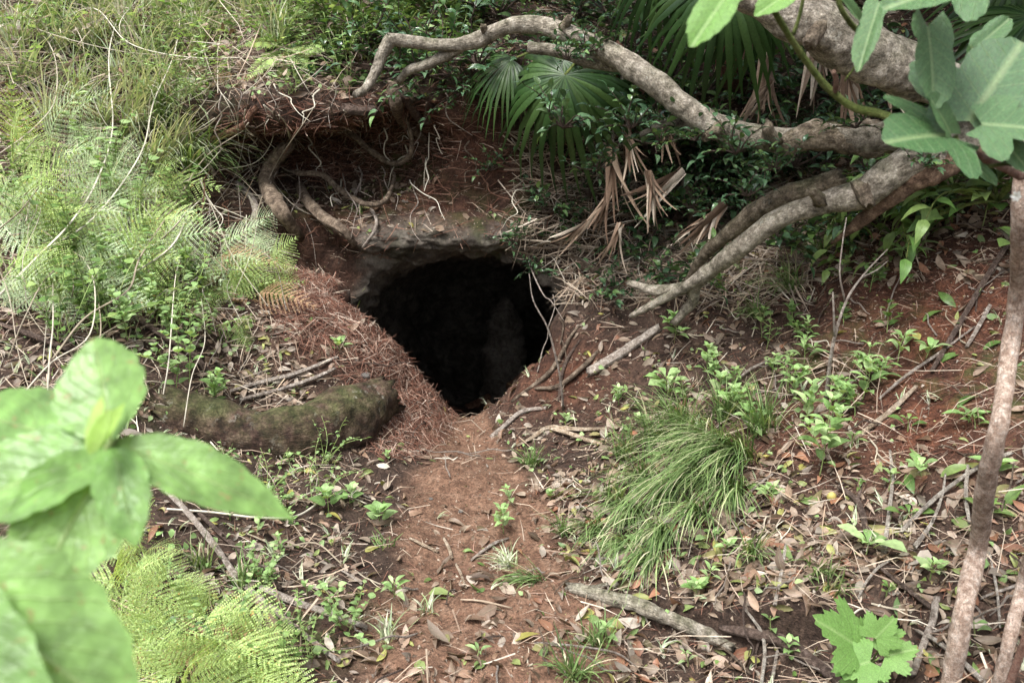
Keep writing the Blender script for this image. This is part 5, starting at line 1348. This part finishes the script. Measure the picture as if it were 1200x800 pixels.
palm(c, g, [(P(662, 88, 4.35), P(600, 235, 4.2), (-.3, -.95, .1), .66, 2, 0), (P(660, 70, 4.5), P(560, 120, 4.5), (0, -.7, .6), .50, 2, 0), (P(690, 95, 4.5), P(670, 235, 4.5), (.1, -1, .1), .5, 1, 0),
            (P(600, 70, 4.7), P(545, 100, 4.6), (0, -.6, .8), .4, 1, 0),
            (P(718, 172, 4.62), P(715, 300, 4.58), (0, -1, .2), .48, 2, 1), (P(735, 150, 4.6), P(742, 260, 4.55), (.2, -1, .1), .34, 2, 1), (P(745, 110, 4.9), P(700, 190, 4.8), (.2, -1, .3), .4, 2, 1)],
     'fan palm whose green frond droops over the middle of the cave mouth')
g = drop(1.35, 5.6)[0]; c = P(860, -70, 4.7)
palm(c, g, [(P(850, -30, 3.9), P(800, 130, 3.75), (-.2, -.9, .4), .62, 0, 0), (P(880, -20, 4.1), P(870, 110, 4.0), (.1, -1, .3), .55, 1, 0), (P(780, -40, 4.2), P(740, 90, 4.1), (-.2, -.8, .5), .5, 2, 0),
            (P(960, 0, 4.6), P(960, 130, 4.5), (.2, -1, .2), .55, 1, 1), (P(990, 60, 4.3), P(1000, 150, 4.25), (.2, -1, .3), .42, 0, 1), (P(900, 60, 4.8), P(880, 160, 4.7), (-.1, -1, .3), .5, 2, 1)],
     'fan palm hanging long green blades behind the thick upper limb')
g = drop(2.6, 5.2)[0]; c = P(1230, -20, 4.3)
palm(c, g, [(P(1210, 20, 3.9), P(1120, 30, 3.8), (0, -.7, .7), .5, 1, 0), (P(1190, -40, 4), P(1110, 60, 3.9), (-.1, -.8, .5), .5, 0, 0), (P(1230, 60, 4), P(1190, 170, 3.9), (0, -1, .3), .5, 2, 0)],
     'dark fan palm in the top right corner')
# dead fronds lying on the slope
for i, (h_, t_, up, s, k, lab) in enumerate([((728, 262, 4.5), (700, 335, 4.35), (0, -1, .3), .36, 2, 'pale dead palm frond hanging beside the right lip of the mouth'), ((715, 228, 4.55), (675, 300, 4.45), (-.3, -.9, .4), .36, 2, 'narrow dead palm frond slanting down to the left'),
        ((800, 200, 4.7), (740, 250, 4.6), (0, -.9, .5), .5, 0, 'red brown dead frond heap behind the limbs'), ((850, 240, 4.6), (800, 290, 4.5), (0, -.9, .5), .45, 1, 'dead frond lying behind the lower limb'), ((690, 260, 4.6), (640, 300, 4.55), (0, -.9, .5), .3, 0, 'short dead frond scrap above the right side of the mouth'),
        ((770, 130, 4.8), (790, 190, 4.7), (.1, -1, .3), .4, 0, 'dead frond hanging under the long branch'), ((1030, 70, 4.0), (1060, 140, 3.9), (.1, -1, .3), .35, 0, 'dead frond under the thick upper limb'), ((905, 95, 4.4), (880, 140, 4.3), (.1, -1, .3), .3, 1, 'pale broken frond in the gap above the branch junction'),
        ((760, 200, 4.6), (775, 280, 4.5), (.2, -1, .1), .4, 1, 'dead frond standing right of the brown dead fronds')]):
    h, t = P(*h_), P(*t_); s *= .78
    o = put('dead_palm_frond', dead_me[k], None); m = orient(t - h, up) @ Matrix.Scale(s, 4); m.translation = h; o.matrix_world = m
    tag(o, lab, 'palm frond', 'dead palm fronds')
# ------------------------------------------------------------------ dry vines and canes of the left bank
vines = [([(0, 345), (45, 300), (82, 262), (112, 215), (132, 150), (128, 60), (150, -10)], 3), ([(62, 420), (100, 372), (150, 340), (165, 300), (205, 240), (240, 185), (290, 150)], 2.6), ([(20, 470), (60, 425), (105, 392), (110, 330), (90, 290)], 2.2),
 ([(55, 480), (58, 420), (62, 380), (62, 330)], 2.2), ([(0, 180), (40, 150), (65, 115), (62, 60), (30, 20)], 2.4), ([(0, 268), (30, 240), (62, 190), (60, 160)], 2), ([(40, 300), (110, 255), (165, 180), (180, 120), (205, 60), (215, -10)], 2.6),
 ([(296, 270), (308, 228), (325, 190), (352, 150), (372, 120)], 2), ([(165, 132), (200, 112), (240, 95), (292, 86), (320, 75)], 1.8), ([(60, 30), (110, 10), (150, 50), (210, 66), (272, 68), (300, 66)], 1.8), ([(205, 60), (180, 100), (175, 150), (190, 210)], 1.4), 
 ([(0, 15), (60, 40), (140, 60), (210, 66)], 1.6), ([(140, 330), (200, 290), (222, 248), (240, 230)], 3.2), ([(185, 285), (208, 262), (230, 232)], 3), ([(70, 0), (95, 45), (104, 80), (140, 95)], 1.6), ([(200, 160), (240, 150), (268, 125), (268, 145)], 1.6),
 ([(0, 520), (60, 470), (100, 440), (118, 390), (112, 330)], 2.4), ([(190, 470), (198, 420), (205, 330), (212, 300)], 1.8), ([(215, 500), (225, 440), (240, 400), (236, 350)], 1.4), ([(160, 70), (140, 30), (170, -10)], 2), ([(50, 240), (75, 210), (110, 190), (150, 195)], 1.4),
 ([(230, 235), (262, 245), (300, 262), (320, 280)], 1.4), ([(10, 420), (30, 370), (60, 320), (110, 300)], 1.8), ([(80, 450), (110, 400), (160, 370)], 1.8), ([(255, 200), (300, 190), (320, 160), (310, 125)], 1.6), ([(0, 60), (50, 75), (85, 70), (120, 110)], 1.5)]
for i, (pp, r) in enumerate(vines):
    p0, _ = hit(*pp[0]) if pp[0][0] > 5 else hit(8, pp[0][1])
    pts = []
    for k, (x, y) in enumerate(pp):
        a = pull(x, max(y, 0), .1 + .22 * math.sin(math.pi * k / (len(pp) - 1)) + .04 * (k % 2))
        if y < 0: a = a + Vector((0, 0, -y / 250))
        pts.append(a)
    stick('dry_vine', pts, [.0036 * r / 2, .003 * r / 2, .0018 * r / 2], M['twig_pale'], ['long arching', 'short curved', 'thin kinked'][0 if len(pp) > 5 else 1 if len(pp) < 5 else 2] + ' pale dry vine ' + ('over the fern patch' if pp[0][1] > 230 else 'over the grass of the upper left bank' if pp[0][0] < 190 else 'beside the recess'), 'vine', 'dry vines and canes on the left bank', 6, 6, .2, 40, seed=i)
r_ = random.Random(44)
for i in range(100):
    x = r_.uniform(-10, 330); y = r_.uniform(-10, 330); a = r_.uniform(0, 6.28); L = r_.uniform(50, 150)
    pp = [(x + math.cos(a) * L * t + r_.uniform(-12, 12), y + math.sin(a) * L * t + r_.uniform(-12, 12) + 20 * t * t) for t in (0, .33, .66, 1)]
    pts = [pull(q[0], q[1], r_.uniform(.04, .28)) for q in pp]
    if max((pts[k + 1] - pts[k]).length for k in range(3)) > .7: continue
    stick('dry_stalk', pts, [.0024, .002, .0014], M[r_.choice(['twig_pale', 'twig_pale', 'twig_pale', 'twig'])], 'thin dry stalk tangled ' + ('in the fern patch' if y > 150 else 'in the grass of the upper left bank'), 'stalk', 'thin dry stalks on the left bank', 5, 4, .2, 40, seed=i)
# pale strap leaves lying at the top left
for i, (pp, w, lab) in enumerate([([(-10, 40), (40, 38), (90, 40), (132, 50)], .022, 'wide pale dead strap leaf lying at the top left'), ([(-10, 111), (50, 110), (112, 106)], .016, 'brownish dead strap leaf below the pale one'), ([(72, 82), (85, 72), (105, 60)], .018, 'rust brown dead leaf strip between the strap leaves')]):
    pts = catmull([pull(x, y, .12) for x, y in pp], 6); V = []; F = []; U = []
    for k, p in enumerate(pts):
        t = k / (len(pts) - 1); h = w * (1 - .85 * t ** 2)
        V += [p + Vector((0, 0, h)), p + Vector((0, -.006, 0)), p - Vector((0, .0, h))]; U += [(0, t), (.5, t), (1, t)]
    for k in range(len(pts) - 1):
        for s_ in range(2): a = k * 3 + s_; F += [(a, a + 1, a + 4), (a, a + 4, a + 3)]
    V = np.array([v[:] for v in V]); A = Acc(); A.add(V, F, np.array(U)); bb = pts[0]
    tag(put('strap_leaf', A.mesh('strap_leaf', M['palm_dead' if i else 'straw'], bb), None, None, bb), lab, 'strap leaf', 'dead strap leaves')
# small stones and a nut
for i, (x, y, s) in enumerate([(975, 583, .016), (428, 440, .03), (268, 498, .012), (404, 503, .012), (112, 372, .03), (540, 600, .012), (505, 585, .01), (870, 620, .012)]):
    p, n = hit(x, y); r2 = np.random.default_rng(i)
    import bmesh
    bm = bmesh.new(); bmesh.ops.create_icosphere(bm, subdivisions=3, radius=1)
    for v in bm.verts:
        c_ = v.co; f_ = 1 + .3 * float(fbm(c_.x + i * 5, c_.y, c_.z, 1.1, 3, i)) if i else 1
        v.co = Vector((c_.x * f_, c_.y * f_ * .8, c_.z * f_ * (.5 if i else 1.1)))
    me = bpy.data.meshes.new('stone'); bm.to_mesh(me); bm.free()
    for pl in me.polygons: pl.use_smooth = True
    me.materials.append(M['berry' if i == 0 else 'stone'])
    o = put('seed_nut' if i == 0 else 'stone', me, None, None, p + n * s * .3); o.scale = (s, s, s); o.rotation_euler = (.2, .1, i)
    tag(o, ['round yellowish seed nut lying in the litter', 'flat tan stone on the mound above the log', 'small pale stone on the mossy log end', 'small pale stone on the log beside the mound', 'grey stone behind the foreground leaves', 'small stone in the middle of the path', 'tiny stone on the left of the path', 'small stone under the long grass'][i], 'nut' if i == 0 else 'stone')
# greenery and debris that hide the bare top of the banks
HM = []
for k in range(4):
    r2 = np.random.default_rng(900 + k); A = Acc(); Lf = Acc()
    for s_ in range(7):
        d = Vector((r2.normal() * .5, r2.normal() * .5, 1)).normalized(); pts = [Vector((r2.normal() * .02, r2.normal() * .02, 0))]
        for i in range(5):
            d = (d + Vector(r2.normal(size=3)) * .18).normalized(); pts.append(pts[-1] + d * .07 * r2.uniform(.6, 1.2))
        A.tube(pts, [.0022, .0016, .001], 5, 3); c = catmull(pts, 4)
        for j in range(8):
            q_ = c[int(len(c) * (.2 + .1 * j)) % len(c)]; a = r2.uniform(0, 6.28); y = np.array([[math.cos(a), math.sin(a), .3]])
            Lf.many(HL['round' if k % 2 else 'ov'], np.array([q_]), frame_dir(y, np.array([r2.normal() * .2, -.35, 1.0])), np.full((1, 3), r2.uniform(.022, .045)))
    HM.append((A.mesh('stem', M['herb_stem']), Lf.mesh('leaves', M[['herb', 'herb', 'gloss_light', 'slope_leaf'][k]])))
r_ = random.Random(91)
cnt = 0
for i in range(134):
    if i < 95 and i % 5 in (1, 3): continue
    if i < 95: x, y = r_.uniform(0, 560), r_.uniform(-10, 125)
    elif i < 120: x, y = r_.uniform(0, 300), r_.uniform(120, 420)
    else: x, y = r_.uniform(180, 420), r_.uniform(540, 790)
    if 250 < x < 330 and y > 95 and i < 95: continue
    b, n = hit(x, max(y, 0)); k = r_.randrange(4); s_ = r_.uniform(.7, 1.5) * (.5 if i >= 120 else 1)
    root = thing('wild_herb', b, ('small' if s_ < .9 else 'spreading') + [' round leaved', ' pointed leaved', ' glossy', ' darker'][(k + 1) % 4 if k < 2 else k] + ' weed ' + (bankspot(x, y) if i < 120 else 'among sticks at the lower left' if i >= 120 else 'at the top left of the bank' if x < 280 else 'on the bank top above the recess'), 'weed', 'small weeds covering the banks', r_.uniform(0, 6.28))
    root.scale = (s_, s_, s_)
    put('stem', HM[k][0], None, root); put('leaves', HM[k][1], None, root)

# leafy sprigs growing on the limbs themselves
for i, (x, y, Y, s_, lab) in enumerate([(862, 180, 3.5, .75, 'glossy sprig hanging in front of the branch junction'), (905, 200, 3.45, .6, 'dark sprig hanging below the rotten limb'), (1003, 150, 3.35, .55, 'two leaved sprig across the rotten limb'), (690, 62, 3.85, .7, 'dark sprig on the crest of the long branch'), (665, 70, 3.9, .5, 'small sprig under the crest of the long branch'),
    (740, 150, 3.9, .8, 'dark sprig hanging under the long branch near the palm'), (775, 170, 3.85, .8, 'bluish sprig left of the branch junction'), (815, 165, 3.7, .6, 'sprig close under the long branch'), (1085, 195, 3.2, .5, 'small sprig on the lower limb near the vine leaves'), (660, 150, 4.0, .9, 'dark sprig in front of the palm frond'), (875, 230, 3.5, .6, 'glossy sprig above the greenish limb'), (700, 200, 4.2, .7, 'dark sprig in front of the dead fronds')]):
    bush(P(x, y, Y), 3, s_, lab, 'glossy sprigs on the limbs', i * 1.3, 'climbing_sprig')

# ------------------------------------------------------------------ big leaves close to the camera
M['young'] = leafy('young_leaf', [(0, (.36, .56, .12)), (1, (.44, .62, .17))], .5, .45, .3, 5)
def blade(base, tip, wid, normal, prof, n=40, across=8, fold=.12, curl=.10, wav=.03, seed=0, serr=0.0):
    """one broad leaf between two points, gently folded, curled and rippled; returns arrays relative to base"""
    y = tip - base; L = y.length; y.normalize(); x = y.cross(Vector(normal)).normalized(); z = x.cross(y)
    if z.dot(Vector(normal)) < 0: z = -z
    V = []; U = []; F = []
    for i in range(n + 1):
        t = i / n; hw = wid / 2 * float(np.interp(t, *prof)) * (1 + .035 * math.sin(t * 31 + seed) + .02 * math.sin(t * 67 + seed * 2))
        if serr: hw *= 1 + serr * ((i % 2) - .5)
        for j in range(across + 1):
            s = j / across * 2 - 1
            zz = fold * abs(s) ** 1.3 * hw - curl * L * ((t - .3) ** 2) * 1.6 + wav * hw * math.sin(t * 14 + seed + (1.5 if s > 0 else 0)) * abs(s) - .010 * wid * (1 - abs(math.sin(t * 22))) * (1 - abs(s))
            v = y * (t * L) + x * (s * hw) + z * zz; V.append(v[:]); U.append((.5 + s * .5, t))
    w = across + 1
    for i in range(n):
        for j in range(across):
            a = i * w + j; F += [(a, a + 1, a + w + 1), (a, a + w + 1, a + w)]
    return np.array(V), np.array(F), np.array(U)
def big_leaf(root, base, tip, wid, normal, prof=OVA, mat='big_leaf', seed=0, label=None, **kw):
    V, F, U = blade(base, tip, wid, normal, prof, seed=seed, **kw)
    A = Acc(); A.add(V, F, U); o = put('leaf', A.mesh('leaf', M[mat]), None, root); o.location = base - root.location
    if label: o['label'] = label
    return o
BRD = ([0, .04, .12, .28, .45, .62, .78, .9, .97, 1], [.12, .3, .62, .95, 1, .9, .66, .36, .14, .02])
LNG = ([0, .05, .15, .35, .55, .75, .9, 1], [.18, .4, .75, 1, .95, .66, .3, .02])
Yc = .60
cen = P(132, 516, Yc)
gb = drop(cen.x - .06, cen.y + .05)[0]
plant = thing('broadleaf_plant', gb, 'broad leaved green plant close to the camera at the lower left', 'plant')
A = Acc(); A.tube([Vector((0, 0, -.02)), P(-10, 860, .62) - gb, P(28, 720, .63) - gb, P(80, 600, .62) - gb, cen - gb], [.007, .006, .005, .0045, .0035], 10, 6)
put('stem', A.mesh('stem', M['herb_stem']), None, plant)
N0 = (.1, -.75, .7)
for i, (tx, ty, Yt, w, nrm) in enumerate([(112, 398, .66, .074, (.0, -.9, .4)), (346, 600, .60, .048, (-.1, -.6, .9)), (157, 636, .55, .040, (.2, -.8, .6)), (30, 705, .53, .085, (.2, -.8, .6)), (-90, 600, .56, .075, (0, -.6, .8)), (-70, 470, .66, .065, (.1, -.7, .7)), (75, 462, .70, .03, (.3, -.8, .5))]):
    big_leaf(plant, cen + Vector((0, 0, -.002 * i)), P(tx, ty, Yt), w, nrm, LNG if i == 1 else BRD, seed=i, curl=.12 if i else -.05, fold=.22)
for i, (tx, ty, Yt) in enumerate([(118, 452, .58), (146, 460, .59), (128, 470, .56)]):
    big_leaf(plant, cen + Vector((0, -.035, .004)), P(tx, ty + 8, Yt + .02), .012, (.1, -.95, .2), LNG, 'young', seed=9 + i, n=8, across=4)
c2 = P(-110, 660, .44)
gb2 = drop(c2.x - .02, c2.y + .05)[0]
plant2 = thing('broadleaf_plant', gb2, 'very close blurred broad leaves in the bottom left corner', 'plant')
A = Acc(); A.tube([Vector((0, 0, -.02)), (c2 - gb2) * .5 + Vector((-.02, .0, 0)), c2 - gb2], [.009, .007, .004], 10, 6)
put('stem', A.mesh('stem', M['herb_stem']), None, plant2)
big_leaf(plant2, c2, P(165, 850, .42), .10, (.1, -.7, .8), BRD, seed=3, curl=.1)
big_leaf(plant2, c2, P(60, 900, .38), .06, (.1, -.6, .8), BRD, seed=4)

# lobed leaves of the vine at the top right
def lobed(lobes, depth=.45, serr=.06, seed=0):
    """palmate outline radiating from the leaf base; returns a filled, slightly domed shape of about unit length"""
    r_ = random.Random(seed); rim = []
    m = 90
    for i in range(m + 1):
        a = math.radians(-128 + 256 * i / m)
        best = .32
        for (la, ll, lw) in lobes:
            da = abs(a - math.radians(la)) / math.radians(lw)
            if da < 1: best = max(best, .30 + (ll - .30) * (1 - da ** 1.5))
        best *= 1 + serr * (((i * 5) % 7) / 7 - .5)
        rim.append((math.sin(a) * best, math.cos(a) * best + .18))
    V = [(0, .18, 0)]; F = []; U = [(.5, .18)]
    rings = 5
    for k in range(1, rings + 1):
        f = k / rings
        for (x, y) in rim:
            xx, yy = x * f, .18 + (y - .18) * f
            V.append((xx, yy, .05 * math.sin(abs(xx) * 7) * f + .10 * abs(xx) - .10 * (yy - .2) ** 2)); U.append((.5 + xx * .8, yy))
    w = m + 1
    for i in range(m):
        F.append((0, 1 + i + 1, 1 + i))
        for k in range(rings - 1):
            a = 1 + k * w + i; F += [(a, a + 1, a + w + 1), (a, a + w + 1, a + w)]
    # short base towards the leaf stalk
    return np.array(V, float), np.array(F), np.array(U)
LOB3 = [(0, 1.0, 42), (-58, .72, 36), (58, .72, 36)]
LOB5 = [(0, .92, 46), (-52, .80, 38), (52, .80, 38), (-105, .56, 40), (105, .56, 40)]
LOB1 = [(0, 1.0, 60), (-70, .45, 50), (70, .42, 50)]
def lob_leaf(root, base, tip, normal, lobes, mat, seed=0, wide=1.0, serr=.05, label=None):
    T = lobed(lobes, seed=seed, serr=serr); L = (tip - base).length / 1.15
    m = orient(tip - base, normal); A = Acc(); V = T[0] * np.array([wide, 1, 1]); A.add(V, T[1], T[2])
    o = put('leaf', A.mesh('leaf', M[mat]), None, root); m = m @ Matrix.Scale(L, 4); m.translation = base - root.location; o.matrix_basis = m
    if label: o['label'] = label
    return o
vb = P(1235, 235, 1.35); gv = drop(1.05, 1.6)[0]
vine = thing('broadleaf_vine', gv, 'climbing shrub with pinkish stems and lobed leaves in the top right corner', 'vine')
def vst(pts, r, mat, n='stem'):
    A = Acc(); A.tube(pts, r, 10, 7, bumpf=.12, bumps=60); put(n, A.mesh(n, M[mat], gv), None, vine)
vst([gv, gv.lerp(vb, .5) + Vector((.08, .0, 0)), vb, P(1195, 207, 1.33), P(1150, 184, 1.3), P(1112, 163, 1.28)], [.009, .008, .007, .006, .0055, .005], 'pink_stem')
vst([P(1112, 163, 1.28), P(1070, 147, 1.32), P(1030, 133, 1.38), P(1000, 126, 1.4), P(970, 103, 1.4), P(945, 72, 1.38), P(922, 38, 1.35), P(906, 10, 1.32), P(895, -20, 1.3)], [.005, .006, .007, .006, .0055, .005, .0045, .004], 'green_stem')
vst([P(1195, 207, 1.33), P(1180, 160, 1.42), P(1150, 118, 1.45), P(1122, 92, 1.46), P(1095, 66, 1.48)], [.005, .005, .004, .0035], 'pink_stem')
vst([P(1120, 160, 1.28), P(1128, 178, 1.26), P(1142, 195, 1.25), P(1180, 192, 1.25), P(1230, 188, 1.25)], [.003, .003, .0028, .0025], 'green_stem')
vst([P(978, -15, 1.35), P(988, 15, 1.36), P(1008, 37, 1.38), P(1022, 22, 1.36), P(1040, 0, 1.34)], [.004, .004, .0045, .003, .0025], 'green_stem')
vst([P(930, 40, 1.37), P(938, 15, 1.36), P(944, -20, 1.35)], [.003, .0028, .0025], 'green_stem')
vst([P(978, 108, 1.4), P(980, 95, 1.38), P(977, 84, 1.37)], [.004, .0045, .003], 'pink_stem')
vst([P(1008, 37, 1.38), P(1006, 70, 1.42), P(990, 95, 1.44)], [.002, .002, .0015], 'green_stem')
UPN = (-.1, -.85, .5)
for i, (bx, by, tx, ty, Yb, Yt, lb, wd, nr, m) in enumerate([
    (1085, 15, 1100, 122, 1.30, 1.24, LOB1, .75, (.3, -.8, .5), 'lobed'), (1120, 158, 1044, 160, 1.27, 1.2, LOB3, 1.25, (.1, -.6, .8), 'lobed'), (1118, 165, 1092, 110, 1.27, 1.24, LOB1, .7, (.1, -.8, .6), 'lobed'),
    (1124, 160, 1200, 45, 1.26, 1.3, LOB3, 1.25, (-.2, -.8, .6), 'lobed'), (1135, 145, 1240, 150, 1.25, 1.2, LOB3, 1.15, (-.1, -.7, .7), 'lobed'), (1150, -22, 1042, 2, 1.25, 1.2, LOB3, .8, (0, -.7, .7), 'lobed'),
    (1160, 150, 1210, 200, 1.26, 1.22, LOB1, .7, (0, -.9, .4), 'lobed'), (1035, -10, 1005, 78, 1.35, 1.3, LOB1, .42, (-.6, -.7, .3), 'lobed'), (945, -20, 888, 14, 1.3, 1.26, LOB1, .6, (0, -.7, .7), 'maple'),
    (870, -30, 812, 48, 1.1, 1.05, LOB1, .6, (-.2, -.8, .6), 'maple'), (1140, 60, 1185, 20, 1.4, 1.42, LOB1, .6, (0, -.8, .5), 'lobed'), (1150, 110, 1140, 50, 1.42, 1.42, LOB1, .7, (0, -.8, .5), 'lobed'), (1132, 185, 1168, 215, 1.26, 1.22, LOB1, .5, (0, -.8, .5), 'lobed'),
    (1010, 30, 985, -8, 1.36, 1.3, LOB1, .5, (0, -.8, .5), 'lobed')]):
    lob_leaf(vine, P(bx, by, Yb), P(tx, ty, Yt), nr, lb, m, i, wd)
# its small white flower
A = Acc(); fcn = P(1190, 230, 1.34)
for k in range(6):
    a = k * 1.047; A.many(leafT(.7, 4, .2, .3, 0, OBO), np.zeros((1, 3)), frame_dir(np.array([[math.cos(a), -.35, math.sin(a)]]), np.array([0, -1.0, .2])), np.full((1, 3), .009))
o = put('flower', A.mesh('flower', M['petal']), None, vine); o.location = fcn - gv
# bright lobed leaves at the bottom right
b = G(1015, 800); pl = thing('lobed_seedling', b, 'bright green seedling with jagged lobed leaves at the bottom right', 'seedling')
A = Acc(); top = P(1020, 768, b.y - .10)
hubs = []
for i, (bx, by, tx, ty, f, s) in enumerate([(1012, 762, 955, 722, .10, 1), (1022, 752, 1050, 722, .10, 1), (1030, 770, 1078, 758, .12, 1), (1028, 772, 975, 788, .14, 1), (1040, 745, 1062, 740, .10, 1), (1015, 790, 1000, 830, .14, 1)]):
    hb, tp = P(bx, by, b.y - f), P(tx, ty, b.y - f - .02)
    A.tube([Vector((0, 0, 0)), (top - b) * .6, hb - b], [.003, .0025, .0018], 6, 4)
    lob_leaf(pl, hb, tp, (0, -.55, .85), LOB5, 'maple', i, 1.0, .16)
put('stem', A.mesh('stem', M['herb_stem']), None, pl)
